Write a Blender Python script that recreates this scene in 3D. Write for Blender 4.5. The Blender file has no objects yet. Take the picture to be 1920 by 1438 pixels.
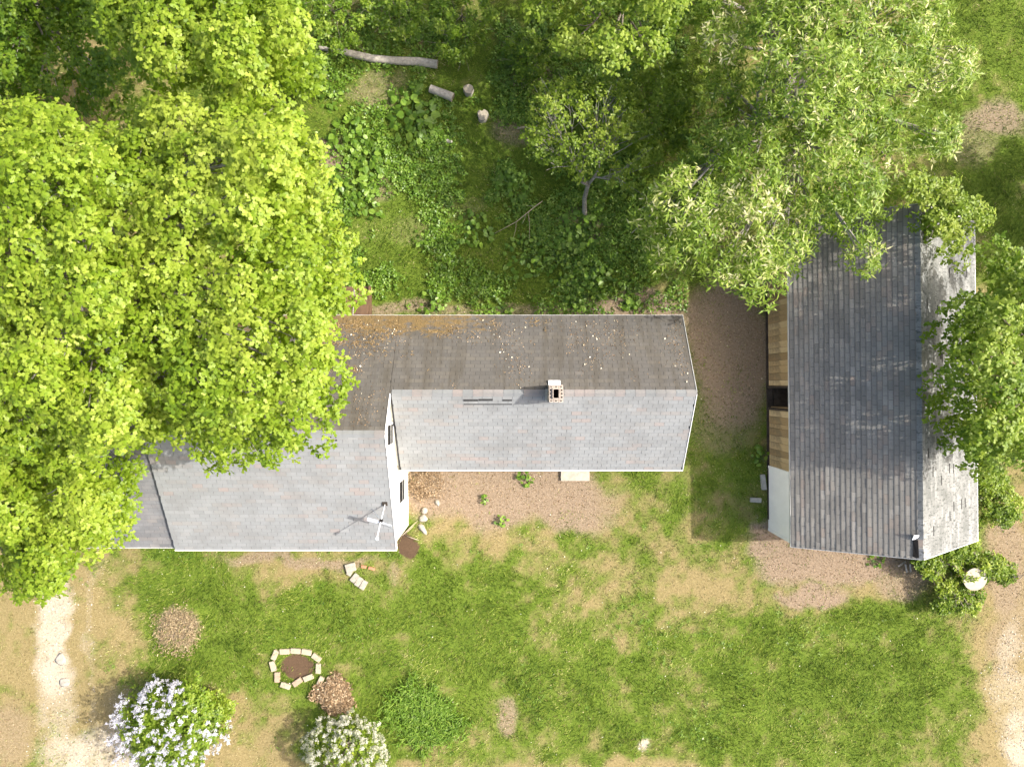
import bpy, bmesh, math, random
import numpy as np
from mathutils import Vector, Matrix

random.seed(7)
rng = np.random.default_rng(11)
scene = bpy.context.scene
col = scene.collection

# ------------------------------------------------------------------ camera, sky, sun, exposure
CAM_H, FOC = 25.76, 1331.0            # metres above the ground; focal length in photo pixels (1920 wide)
cam_d = bpy.data.cameras.new('camera')
cam = bpy.data.objects.new('camera', cam_d); col.objects.link(cam)
cam.location = (0, 0, CAM_H); cam.rotation_euler = (0, 0, 0)
cam_d.sensor_fit = 'HORIZONTAL'; cam_d.sensor_width = 36.0
cam_d.lens = 36.0 * FOC / 1920.0
cam_d.clip_end = 600.0
scene.camera = cam

SUN_EL, SUN_AZ = math.radians(42), math.radians(5)      # azimuth measured from +X (east) towards +Y (north)
world = bpy.data.worlds.new('World'); scene.world = world; world.use_nodes = True
wn = world.node_tree.nodes; wl = world.node_tree.links
bg = wn['Background']
sky = wn.new('ShaderNodeTexSky'); sky.sky_type = 'NISHITA'; sky.sun_disc = False
sky.sun_elevation = SUN_EL; sky.sun_rotation = math.radians(90) - SUN_AZ
sky.dust_density = 6.0; sky.air_density = 1.0; sky.ozone_density = .4
wl.new(sky.outputs[0], bg.inputs[0]); bg.inputs[1].default_value = 0.15
sd = bpy.data.lights.new('sun', 'SUN'); sun = bpy.data.objects.new('sun', sd); col.objects.link(sun)
sd.energy = 3.2; sd.angle = math.radians(0.6); sd.color = (1.0, 0.95, 0.86)
to_sun = Vector((math.cos(SUN_EL) * math.cos(SUN_AZ), math.cos(SUN_EL) * math.sin(SUN_AZ), math.sin(SUN_EL)))
sun.rotation_euler = to_sun.to_track_quat('Z', 'Y').to_euler(); sun.location = to_sun * 60
vs = scene.view_settings
vs.view_transform = 'Standard'; vs.look = 'None'; vs.gamma = 1.0; vs.use_curve_mapping = False
vs.exposure = 1.2
scene.cycles.max_bounces = 6; scene.cycles.diffuse_bounces = 3; scene.cycles.transmission_bounces = 4
scene.cycles.use_denoising = True

# ------------------------------------------------------------------ helpers
def P(px, py, h=0.0):
    s = (CAM_H - h) / FOC
    return np.array([(px - 960) * s, (719 - py) * s, h])

def tag(o, label=None, cat=None, group=None, kind=None):
    if label: o['label'] = label
    if cat: o['category'] = cat
    if group: o['group'] = group
    if kind: o['kind'] = kind
    return o

def empty(name, loc=(0, 0, 0), rz=0.0):
    o = bpy.data.objects.new(name, None); col.objects.link(o)
    o.location = Vector([float(c) for c in loc]); o.rotation_euler = (0, 0, rz); o.empty_display_size = 0.2
    return o

def link_mesh(name, me, mat, parent=None, smooth=False):
    o = bpy.data.objects.new(name, me); col.objects.link(o)
    if mat and not me.materials: me.materials.append(mat)
    if parent:
        o.parent = parent
    if smooth:
        me.polygons.foreach_set('use_smooth', [True] * len(me.polygons))
    return o

def world_child(o, parent):
    """parent whose geometry is given in world space: keep it there"""
    o.parent = parent
    o.matrix_parent_inverse = (Matrix.Translation(parent.location) @ parent.rotation_euler.to_matrix().to_4x4()).inverted()
    return o

def np_mesh(name, verts, polys, tint=None, extra=None):
    """polys: list of integer arrays (M,k)"""
    me = bpy.data.meshes.new(name)
    verts = np.asarray(verts, np.float32)
    me.vertices.add(len(verts)); me.vertices.foreach_set('co', verts.ravel())
    loops = np.concatenate([np.asarray(p, np.int32).ravel() for p in polys])
    counts = np.concatenate([np.full(len(p), np.asarray(p).shape[1], np.int32) for p in polys])
    starts = np.concatenate([[0], np.cumsum(counts)[:-1]]).astype(np.int32)
    me.loops.add(len(loops)); me.loops.foreach_set('vertex_index', loops)
    me.polygons.add(len(counts)); me.polygons.foreach_set('loop_start', starts)
    me.polygons.foreach_set('loop_total', counts)
    me.polygons.foreach_set('use_smooth', np.zeros(len(counts), bool))
    me.update(calc_edges=True)
    if tint is not None:
        a = me.attributes.new('tint', 'FLOAT', 'POINT'); a.data.foreach_set('value', np.asarray(tint, np.float32))
    for k, v in (extra or {}).items():
        a = me.attributes.new(k, 'FLOAT', 'POINT'); a.data.foreach_set('value', np.asarray(v, np.float32))
    return me

def bm_obj(name, bm, mat, parent=None, smooth=False):
    me = bpy.data.meshes.new(name); bm.normal_update(); bm.to_mesh(me); bm.free()
    return link_mesh(name, me, mat, parent, smooth)

def box_bm(bm, c, size, rot=None, jitter=0.0):
    v = []
    for z in (-.5, .5):
        for x, y in ((-.5, -.5), (.5, -.5), (.5, .5), (-.5, .5)):
            p = Vector((x * size[0], y * size[1], z * size[2]))
            if jitter: p += Vector([random.uniform(-jitter, jitter) for _ in range(3)])
            if rot is not None: p = rot @ p
            v.append(bm.verts.new(p + Vector([float(k) for k in c])))
    for f in ((3, 2, 1, 0), (4, 5, 6, 7), (0, 1, 5, 4), (1, 2, 6, 5), (2, 3, 7, 6), (3, 0, 4, 7)):
        bm.faces.new([v[i] for i in f])
    return v

def box(name, c, size, mat, parent=None, rot=None, bevel=0.0, jitter=0.0):
    bm = bmesh.new(); box_bm(bm, (0, 0, 0), size, rot, jitter)
    if bevel: bmesh.ops.bevel(bm, geom=bm.edges[:], offset=bevel, segments=2, affect='EDGES')
    o = bm_obj(name, bm, mat, parent)
    o.location = Vector([float(k) for k in c])
    return o

def tube_data(pts, radii, seg=7, V=None, Fq=None):
    """append a tapered tube to vertex / quad lists"""
    pts = [Vector([float(c) for c in p]) for p in pts]
    base = len(V)
    up = Vector((0.13, 0.27, 1)).normalized()
    for i, p in enumerate(pts):
        d = (pts[min(i + 1, len(pts) - 1)] - pts[max(i - 1, 0)]).normalized()
        a = d.cross(up)
        if a.length < 1e-3: a = d.cross(Vector((1, 0, 0)))
        a.normalize(); b = d.cross(a)
        for k in range(seg):
            t = 2 * math.pi * k / seg
            V.append(p + (a * math.cos(t) + b * math.sin(t)) * radii[i])
    for i in range(len(pts) - 1):
        for k in range(seg):
            k2 = (k + 1) % seg
            Fq.append((base + i * seg + k, base + i * seg + k2, base + (i + 1) * seg + k2, base + (i + 1) * seg + k))

def tube_obj(name, tubes, mat, parent=None, seg=7, caps=True):
    V, Fq = [], []
    ends = []
    for pts, rad in tubes:
        b = len(V); tube_data(pts, rad, seg, V, Fq); e = len(V)
        ends.append((list(range(b, b + seg)), list(range(e - seg, e))))
    fs = list(Fq)
    if caps:
        for a, b in ends: fs.append(tuple(a[::-1])); fs.append(tuple(b))
    me = bpy.data.meshes.new(name); me.from_pydata([tuple(v) for v in V], [], fs); me.update()
    return link_mesh(name, me, mat, parent, smooth=True)

# numpy value noise
_tab = np.random.default_rng(3).random((256, 256))
def vnoise(x, y):
    xi = np.floor(x).astype(int); yi = np.floor(y).astype(int)
    fx = x - xi; fy = y - yi
    fx = fx * fx * (3 - 2 * fx); fy = fy * fy * (3 - 2 * fy)
    t = lambda a, b: _tab[a & 255, b & 255]
    return (t(xi, yi) * (1 - fx) + t(xi + 1, yi) * fx) * (1 - fy) + (t(xi, yi + 1) * (1 - fx) + t(xi + 1, yi + 1) * fx) * fy
def fbm(x, y, s, octv=4, seed=0.0):
    r = 0; a = .5; tot = 0
    for o in range(octv):
        r = r + a * vnoise(x * s + 17.3 * o + seed, y * s + 9.1 * o - seed * 1.7); tot += a
        a *= .55; s *= 2.03
    return r / tot
def sstep(a, b, x):
    t = np.clip((x - a) / (b - a), 0, 1); return t * t * (3 - 2 * t)

# ------------------------------------------------------------------ materials
class NT:
    def __init__(s, name):
        s.m = bpy.data.materials.new(name); s.m.use_nodes = True
        s.t = s.m.node_tree; s.n = s.t.nodes; s.b = s.n['Principled BSDF']; s.out = s.n['Material Output']
        s.b.inputs['Roughness'].default_value = .85
        s.b.inputs['Specular IOR Level'].default_value = .2
    def new(s, t, **kw):
        n = s.n.new(t)
        for k, v in kw.items(): setattr(n, k, v)
        return n
    def link(s, a, b): s.t.links.new(a, b)
    def noise(s, scale, detail=4, rough=.6, coord='Object', vec=None, stretch=None):
        n = s.new('ShaderNodeTexNoise'); n.inputs['Scale'].default_value = scale
        n.inputs['Detail'].default_value = detail; n.inputs['Roughness'].default_value = rough
        if vec is None:
            tc = s.new('ShaderNodeTexCoord'); vec = tc.outputs[coord]
        if stretch:
            mp = s.new('ShaderNodeMapping'); mp.inputs['Scale'].default_value = stretch
            s.link(vec, mp.inputs[0]); vec = mp.outputs[0]
        s.link(vec, n.inputs['Vector'])
        return n.outputs['Fac']
    def attr(s, name):
        a = s.new('ShaderNodeAttribute'); a.attribute_name = name; return a.outputs['Fac']
    def ramp(s, fac, stops):
        r = s.new('ShaderNodeValToRGB'); e = r.color_ramp.elements
        while len(e) < len(stops): e.new(.5)
        for i, (p, c) in enumerate(stops):
            e[i].position = p; e[i].color = (*c, 1) if len(c) == 3 else c
        s.link(fac, r.inputs[0]); return r.outputs[0]
    def mix(s, fac, a, b, mode='MIX'):
        m = s.new('ShaderNodeMix', data_type='RGBA', blend_type=mode)
        for sock, v in ((m.inputs[0], fac), (m.inputs[6], a), (m.inputs[7], b)):
            if hasattr(v, 'links'): s.link(v, sock)
            elif isinstance(v, (int, float)): sock.default_value = v
            else: sock.default_value = (*v, 1)
        return m.outputs[2]
    def math(s, op, a, b=0.0, clamp=False):
        m = s.new('ShaderNodeMath', operation=op, use_clamp=clamp)
        for sock, v in ((m.inputs[0], a), (m.inputs[1], b)):
            if hasattr(v, 'links'): s.link(v, sock)
            else: sock.default_value = v
        return m.outputs[0]
    def sm(s, x, a, b):
        m = s.new('ShaderNodeMapRange', interpolation_type='SMOOTHSTEP')
        s.link(x, m.inputs[0]); m.inputs[1].default_value = a; m.inputs[2].default_value = b
        return m.outputs[0]
    def bump(s, h, strength=.4, dist=.02):
        b = s.new('ShaderNodeBump'); b.inputs['Strength'].default_value = strength; b.inputs['Distance'].default_value = dist
        s.link(h, b.inputs['Height']); s.link(b.outputs[0], s.b.inputs['Normal'])
    def color(s, c):
        if hasattr(c, 'links'): s.link(c, s.b.inputs['Base Color'])
        else: s.b.inputs['Base Color'].default_value = (*c, 1)
        return s

def leaf_mat(name, stops, trans=.35, gloss=.45, spec=.35):
    t = NT(name)
    c = t.ramp(t.attr('tint'), stops)
    t.color(c); t.b.inputs['Roughness'].default_value = gloss; t.b.inputs['Specular IOR Level'].default_value = spec
    tr = t.new('ShaderNodeBsdfTranslucent')
    hs = t.new('ShaderNodeHueSaturation'); hs.inputs['Saturation'].default_value = 1.1; hs.inputs['Value'].default_value = 1.15
    t.link(c, hs.inputs['Color']); t.link(hs.outputs[0], tr.inputs[0])
    mx = t.new('ShaderNodeMixShader'); mx.inputs[0].default_value = trans
    t.link(t.b.outputs[0], mx.inputs[1]); t.link(tr.outputs[0], mx.inputs[2]); t.link(mx.outputs[0], t.out.inputs[0])
    return t.m

def plain(name, c, var=.25, scale=8, rough=.8, spec=.25, bump=0.0, stretch=None, metallic=0.0):
    t = NT(name); n = t.noise(scale, 5, .65, stretch=stretch)
    lo = tuple(k * (1 - var) for k in c); hi = tuple(min(1, k * (1 + var)) for k in c)
    t.color(t.ramp(n, [(.3, lo), (.7, hi)]))
    t.b.inputs['Roughness'].default_value = rough; t.b.inputs['Specular IOR Level'].default_value = spec
    t.b.inputs['Metallic'].default_value = metallic
    if bump: t.bump(n, bump, .02)
    return t.m

M = {}
M['maple'] = leaf_mat('maple_leaf', [(0, (.10, .175, .012)), (.45, (.20, .30, .018)), (1, (.335, .41, .055))], .43)
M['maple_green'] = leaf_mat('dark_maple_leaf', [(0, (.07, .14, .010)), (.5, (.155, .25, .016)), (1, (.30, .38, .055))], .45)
M['ash'] = leaf_mat('narrow_leaf', [(0, (.08, .15, .012)), (.5, (.18, .275, .025)), (.78, (.28, .36, .06)), (.92, (.48, .48, .20)), (1, (.58, .56, .32))], .38)
M['sap'] = leaf_mat('sapling_leaf', [(0, (.08, .14, .012)), (.6, (.19, .28, .025)), (1, (.31, .38, .06))], .45)
M['broad'] = leaf_mat('broad_leaf', [(0, (.075, .155, .014)), (.6, (.15, .26, .025)), (1, (.26, .37, .06))], .3, .4, .4)
M['shrub'] = leaf_mat('shrub_leaf', [(0, (.07, .13, .010)), (.5, (.17, .26, .018)), (1, (.31, .38, .045))], .42)
M['flower'] = leaf_mat('lilac_petal', [(0, (.38, .39, .47)), (.5, (.53, .53, .60)), (1, (.66, .66, .70))], .2, .8, .1)
M['blossom'] = leaf_mat('white_petal', [(0, (.10, .13, .07)), (.35, (.30, .32, .20)), (.6, (.50, .50, .40)), (1, (.66, .65, .56))], .25, .8, .1)
M['bark'] = plain('bark', (.17, .145, .115), .4, 14, .95, .1, .6)
M['grey_bark'] = plain('grey_bark', (.27, .25, .215), .4, 12, .95, .1, .6)

# blades of grass: g = greenness
t = NT('grass_blade')
gr = t.ramp(t.attr('tint'), [(0, (.055, .108, .010)), (.4, (.135, .205, .020)), (.8, (.24, .305, .04)), (1, (.40, .42, .13))])
dr = t.ramp(t.attr('tint'), [(0, (.13, .10, .045)), (.5, (.28, .225, .10)), (1, (.54, .46, .27))])
t.color(t.mix(t.attr('g'), dr, gr)); t.b.inputs['Roughness'].default_value = .7
tr = t.new('ShaderNodeBsdfTranslucent'); t.link(t.b.inputs['Base Color'].links[0].from_socket, tr.inputs[0])
mx = t.new('ShaderNodeMixShader'); mx.inputs[0].default_value = .3
t.link(t.b.outputs[0], mx.inputs[1]); t.link(tr.outputs[0], mx.inputs[2]); t.link(mx.outputs[0], t.out.inputs[0])
M['blade'] = t.m

t = NT('leaf_litter')
t.color(t.ramp(t.attr('tint'), [(0, (.10, .06, .03)), (.45, (.22, .15, .085)), (.85, (.34, .245, .15)), (1, (.46, .37, .25))]))
M['litter'] = t.m
t = NT('petal_speck'); t.color(t.ramp(t.attr('tint'), [(0, (.45, .40, .28)), (1, (.82, .78, .66))])); M['speck'] = t.m

# ground
t = NT('ground_soil')
n1 = t.noise(2.2, 6, .65); n2 = t.noise(14, 5, .7); n3 = t.noise(55, 3, .75)
n4 = t.noise(160, 2, .6)
tex = t.math('ADD', t.math('ADD', t.math('MULTIPLY', n2, .35), t.math('MULTIPLY', n3, .40)), t.math('MULTIPLY', n4, .25))
green = t.ramp(tex, [(.33, (.035, .07, .008)), (.5, (.095, .145, .018)), (.67, (.19, .24, .045))])
dry = t.ramp(tex, [(.33, (.10, .08, .032)), (.5, (.22, .175, .08)), (.67, (.38, .31, .17))])
dirt = t.ramp(tex, [(.33, (.10, .072, .046)), (.5, (.225, .17, .118)), (.67, (.385, .31, .23))])
sand = t.ramp(tex, [(.3, (.29, .24, .175)), (.5, (.39, .34, .26)), (.7, (.49, .445, .36))])
def edge(name, amt=.55, rg=(.3, .7)):
    a = t.math('ADD', t.attr(name), t.math('MULTIPLY', t.math('SUBTRACT', tex, .5), amt))
    return t.sm(a, *rg)
c = t.mix(edge('g', 1.3, (.02, .85)), dry, green)
c = t.mix(edge('dirt', 1.1, (.15, .9)), c, dirt)
c = t.mix(edge('sand', .9, (.15, .9)), c, sand)
soil = t.ramp(tex, [(.3, (.055, .035, .02)), (.7, (.13, .085, .055))])
c = t.mix(edge('soil', .4), c, soil)
t.color(c); t.b.inputs['Roughness'].default_value = .95; t.b.inputs['Specular IOR Level'].default_value = .08
t.bump(tex, .7, .03)
M['ground'] = t.m

# shingles
def shingle_mat(name, stops, dirt=None, dirt_fac=.5, moss=False, streak=None, peel=False, line=(.25, .14)):
    t = NT(name)
    tc = t.new('ShaderNodeTexCoord'); geo = t.new('ShaderNodeNewGeometry')
    c = t.ramp(t.attr('tint'), stops)
    c = t.mix(t.math('MULTIPLY', t.sm(t.attr('along'), line[1], line[1] * .3), line[0]), c, (.05, .05, .05))     # course shadow line painted along the tab's lower edge
    g = t.noise(90, 3, .7, vec=geo.outputs['Position'])
    c = t.mix(.5, c, t.ramp(g, [(.25, (.35, .35, .35)), (.75, (.65, .65, .65))]), 'OVERLAY')
    if dirt:
        d = t.noise(1.3, 6, .65, vec=geo.outputs['Position'], stretch=streak)
        c = t.mix(t.math('MULTIPLY', t.sm(d, .40, .68), dirt_fac), c, dirt)
    if moss:
        sp = t.new('ShaderNodeSeparateXYZ'); t.link(geo.outputs['Position'], sp.inputs[0])
        band = t.sm(sp.outputs['Y'], .75, 2.15)          # grows up from the rear eave
        side = t.sm(sp.outputs['X'], 2.4, -3.0)          # thicker towards the overhanging tree
        m1 = t.noise(3.2, 6, .7, vec=geo.outputs['Position'], stretch=(1.0, 2.2, 1))
        a = t.math('ADD', t.math('MULTIPLY', t.math('MULTIPLY', band, side), .42), t.math('MULTIPLY', m1, .85))
        m2 = t.noise(30, 3, .7, vec=geo.outputs['Position'])
        mc = t.ramp(m2, [(.3, (.07, .055, .02)), (.55, (.20, .13, .045)), (.75, (.30, .19, .07))])
        c = t.mix(t.math('MULTIPLY', t.sm(a, .66, .84), .8), c, mc)
    if peel:
        p = t.noise(9, 6, .75, vec=geo.outputs['Position'], stretch=(.6, 1.6, .6))
        c = t.mix(t.sm(p, .53, .60), c, (.085, .09, .085))
    t.color(c); t.b.inputs['Roughness'].default_value = .9; t.b.inputs['Specular IOR Level'].default_value = .25
    t.bump(g, .35, .006)
    return t.m
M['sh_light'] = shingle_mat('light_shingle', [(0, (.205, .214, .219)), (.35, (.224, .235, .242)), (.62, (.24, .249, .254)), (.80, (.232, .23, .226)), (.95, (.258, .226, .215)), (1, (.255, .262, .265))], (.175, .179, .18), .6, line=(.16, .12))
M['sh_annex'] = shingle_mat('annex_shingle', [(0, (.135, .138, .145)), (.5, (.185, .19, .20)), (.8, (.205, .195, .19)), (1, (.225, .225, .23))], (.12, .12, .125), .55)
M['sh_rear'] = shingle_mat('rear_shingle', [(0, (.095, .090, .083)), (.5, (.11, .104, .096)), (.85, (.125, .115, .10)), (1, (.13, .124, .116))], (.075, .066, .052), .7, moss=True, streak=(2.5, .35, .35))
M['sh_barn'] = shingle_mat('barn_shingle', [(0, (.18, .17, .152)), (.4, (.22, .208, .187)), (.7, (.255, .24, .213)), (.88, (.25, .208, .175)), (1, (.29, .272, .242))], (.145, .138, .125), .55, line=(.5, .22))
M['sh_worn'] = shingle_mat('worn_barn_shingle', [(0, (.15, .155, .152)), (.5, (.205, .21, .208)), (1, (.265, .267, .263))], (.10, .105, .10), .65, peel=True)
M['felt'] = plain('roof_felt', (.035, .035, .036), .3, 20)
M['white_wall'] = plain('white_siding', (.80, .78, .70), .05, 3, .6, .3)
M['white_trim'] = plain('white_trim', (.80, .79, .76), .08, 6, .5, .4)
M['grey_trim'] = plain('grey_drip_edge', (.42, .42, .41), .15, 6, .5, .4)
M['glass'] = plain('dark_glass', (.022, .022, .022), .2, 3, .9, 0.0)
M['dark_wood'] = plain('dark_wood', (.05, .042, .035), .4, 6, .9, .1)
t = NT('barn_board')
bt = t.attr('tint'); bn = t.noise(16, 5, .7, coord='Object', stretch=(2, 6, .5)); bs = t.noise(1.1, 4, .6)
c = t.ramp(bt, [(0, (.25, .18, .10)), (.5, (.40, .30, .17)), (1, (.52, .42, .27))])
c = t.mix(.6, c, t.ramp(bn, [(.25, (.28, .27, .25)), (.75, (.70, .68, .64))]), 'OVERLAY')
c = t.mix(t.math('MULTIPLY', t.sm(bs, .45, .65), .6), c, (.12, .105, .075))
t.color(c); t.b.inputs['Roughness'].default_value = .9; t.bump(bn, .5, .01); M['board'] = t.m
M['door_white'] = plain('white_painted_panel', (.84, .84, .84), .05, 3, .55, .35, 0, (6, 1, .4))
M['chim'] = plain('chimney_brick', (.36, .31, .265), .3, 20, .9, .15, .4)
M['mortar'] = plain('chimney_mortar', (.30, .275, .25), .25, 30, .95, .1)
M['soot_hole_black'] = plain('soot_hole_black', (.012, .01, .009), .3, 10)  # flue soot, clamp black, and the dark inside holes painted as flat black
M['flash'] = plain('flashing', (.75, .77, .80), .1, 8, .35, .5)
M['metal'] = plain('antenna_metal', (.55, .60, .68), .12, 10, .4, .5, 0, None, .4)
M['white_metal'] = plain('antenna_white', (.8, .82, .85), .05, 10, .5, .4)
M['paver'] = plain('paver', (.37, .32, .24), .18, 9, .9, .15, .3)
M['paver2'] = plain('brown_paver', (.34, .26, .19), .18, 9, .9, .15, .3)
M['stone'] = plain('pale_stone', (.33, .305, .26), .22, 7, .9, .15, .4)
M['concrete'] = plain('concrete', (.40, .35, .29), .2, 7, .92, .12, .3)
M['slabgrey'] = plain('grey_block', (.34, .33, .29), .2, 9, .92, .12, .3)
M['brick'] = plain('red_brick', (.42, .20, .12), .25, 16, .9, .12, .3)
M['cutwood'] = plain('cut_wood', (.36, .31, .235), .22, 10, .9, .1, .3)
M['greywood'] = plain('weathered_wood', (.36, .33, .28), .3, 12, .9, .1, .5, (1, 1, 1))
M['hatch'] = plain('brown_hatch', (.12, .072, .043), .25, 5, .7, .3)
M['disc'] = plain('pale_disc', (.40, .355, .28), .2, 6, .85, .2, .2)
M['twig'] = plain('dry_twig', (.38, .31, .22), .3, 12, .9, .1)

# ------------------------------------------------------------------ ground
def warp(px, py):
    return px + 34 * (fbm(px, py, 1 / 70., 4, 3.1) - .5) * 2, py + 34 * (fbm(px, py, 1 / 70., 4, 8.7) - .5) * 2
def blob(px, py, cx, cy, rx, ry, soft=.35):
    d = np.sqrt(((px - cx) / rx) ** 2 + ((py - cy) / ry) ** 2)
    return 1 - sstep(1 - soft, 1 + soft, d)
def masks(X, Y):
    px = 960 + X * FOC / CAM_H; py = 719 - Y * FOC / CAM_H
    wx, wy = warp(px, py)
    vx = px + 26 * (fbm(px, py, 1 / 26., 3, 4.4) - .5); vy = py + 26 * (fbm(px, py, 1 / 26., 3, 7.4) - .5)
    nL = fbm(px, py, 1 / 160., 4, 5.5); nM = fbm(px, py, 1 / 45., 4, 2.2)
    nS = fbm(px, py, 1 / 14., 3, 6.6)
    g = .565 + .8 * (nL - .5) + 1.15 * (nM - .5) + .95 * (nS - .5)
    for cx, cy, rx, ry, a in ((820, 1180, 190, 130, .30), (1620, 1300, 240, 150, .27), (1250, 1330, 300, 110, .18), (395, 1095, 110, 60, .28),
                              (460, 1210, 170, 80, .30), (900, 1050, 180, 60, .10), (1090, 985, 70, 40, .25), (620, 1230, 140, 90, .22), (700, 1330, 200, 60, .2),
                              (890, 430, 290, 210, .65), (880, 120, 420, 160, .35), (1350, 800, 60, 80, .3), (1330, 740, 60, 40, .35), (1370, 930, 70, 90, .35), (1240, 950, 80, 90, .22), (330, 1080, 90, 50, .3), (330, 1250, 110, 60, .3), (560, 1150, 130, 50, .25), (1150, 1200, 200, 90, .15),
                              (1860, 130, 160, 170, .55), (1860, 360, 130, 120, .25), (1440, 1030, 60, 60, .3), (1130, 420, 160, 150, .4)):
        g = g + a * blob(wx, wy, cx, cy, rx, ry, .6)
    for cx, cy, rx, ry, a in ((40, 1250, 230, 330, .40), (560, 1062, 190, 45, .40), (1180, 1050, 200, 100, .10), (1890, 1260, 70, 290, .8), (900, 1445, 520, 22, .5),
                              (450, 1370, 90, 90, .35), (1330, 960, 50, 60, .15), (1500, 1080, 170, 70, .35), (960, 960, 280, 80, .32), (1000, 1140, 90, 40, .2)):
        g = g - a * blob(wx, wy, cx, cy, rx, ry, .6)
    d = np.zeros_like(px)
    for cx, cy, rx, ry, a in ((950, 925, 200, 65, 1), (1060, 955, 105, 42, .8), (810, 900, 70, 50, 1), (1365, 650, 85, 160, .85), (1350, 800, 60, 60, .45), (1560, 1055, 145, 45, .95), (1440, 1015, 40, 30, .9),
                              (1520, 1118, 72, 22, .9), (1690, 1085, 60, 40, .7), (337, 1178, 40, 40, .8), (950, 1345, 22, 40, .7), (740, 578, 80, 18, .7),
                              (1190, 578, 130, 28, .85), (950, 585, 200, 14, .6), (1880, 215, 60, 40, .75), (1840, 260, 50, 60, .5), (1880, 1060, 34, 130, .65), (700, 160, 60, 34, .5), (630, 295, 32, 26, .9),
                              (720, 345, 24, 40, .55), (965, 255, 46, 28, .6), (560, 1045, 150, 16, .7), (740, 1075, 14, 30, .5), (1000, 145, 60, 18, .5), (1090, 415, 60, 20, .5), (650, 75, 50, 30, .3),
                              (700, 430, 40, 30, .25), (1900, 1180, 40, 130, .5), (20, 1380, 60, 80, .5), (1120, 455, 20, 16, .7), (780, 440, 60, 30, .35), (870, 380, 70, 20, .35)):
        d = np.maximum(d, a * blob(*((vx, vy) if cx in (337, 950) and ry < 44 else (wx, wy)), cx, cy, rx, ry, .4))
    s = np.zeros_like(px)
    for cx, cy, rx, ry, a in ((100, 1215, 30, 100, .95), (100, 1070, 34, 130, .9), (85, 1020, 45, 40, 1), (112, 1340, 34, 90, .5), (180, 1425, 95, 60, .85), (172, 1200, 14, 170, .42), (255, 1330, 70, 60, .3),
                              (1915, 1400, 42, 66, .75), (1905, 1240, 22, 90, .5), (1900, 1330, 60, 80, .45), (1205, 1395, 12, 11, 1)):
        s = np.maximum(s, a * blob(vx if cx == 1205 else wx, vy if cx == 1205 else wy, cx, cy, rx, ry, .55))
    s = s * np.clip(.35 + 1.3 * fbm(px, py, 1 / 30., 4, 3.3), 0, 1)
    so = np.maximum(blob(vx, vy, 764, 1022, 25, 24, .25), .95 * blob(vx, vy, 556, 1250, 34, 27, .3))
    so = np.maximum(so, .5 * blob(wx, wy, 700, 20, 110, 40, .5))
    return np.clip(g, 0, 1), d, s, so
def ground_z(X, Y):
    z = .05 * (fbm(X, Y, .35, 3, 1.0) - .5)
    px = 960 + X * FOC / CAM_H; py = 719 - Y * FOC / CAM_H
    z = z + .14 * blob(px, py, 337, 1178, 42, 42, .6) + .10 * blob(px, py, 630, 1300, 34, 34, .7) + .05 * blob(px, py, 1205, 1395, 14, 12, .6) + .06 * blob(px, py, 764, 1023, 28, 26, .7)
    return z

def axis(half, fine):
    a = list(np.arange(-half, half + 1e-6, fine)); s = fine
    while a[-1] < 220:
        s *= 1.35; a.append(a[-1] + s); a.insert(0, a[0] - s)
    return np.array(a)
gx, gy = axis(18.9, .12), axis(14.4, .12)
GX, GY = np.meshgrid(gx, gy)
nx, ny = len(gx), len(gy)
fl = (GX.ravel(), GY.ravel())
gV = np.stack([fl[0], fl[1], ground_z(*fl)], 1)
I = np.arange(nx * ny).reshape(ny, nx)
gF = np.stack([I[:-1, :-1].ravel(), I[:-1, 1:].ravel(), I[1:, 1:].ravel(), I[1:, :-1].ravel()], 1)
mg, mdirt, ms, mso = masks(*fl)
me = np_mesh('ground', gV, [gF], None, {'g': mg, 'dirt': mdirt, 'sand': ms, 'soil': mso})
ground = link_mesh('ground', me, M['ground'], None, True); tag(ground, kind='structure')

# footprints that carry no grass
FOOT = [(-14.0, -3.7, -5.2, 2.1), (-3.8, 5.5, -2.7, 2.1), (9.3, 15.6, -5.3, 5.4)]
def free(X, Y):
    ok = np.ones(len(X), bool)
    for x0, x1, y0, y1 in FOOT: ok &= ~((X > x0) & (X < x1) & (Y > y0) & (Y < y1))
    return ok

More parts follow.
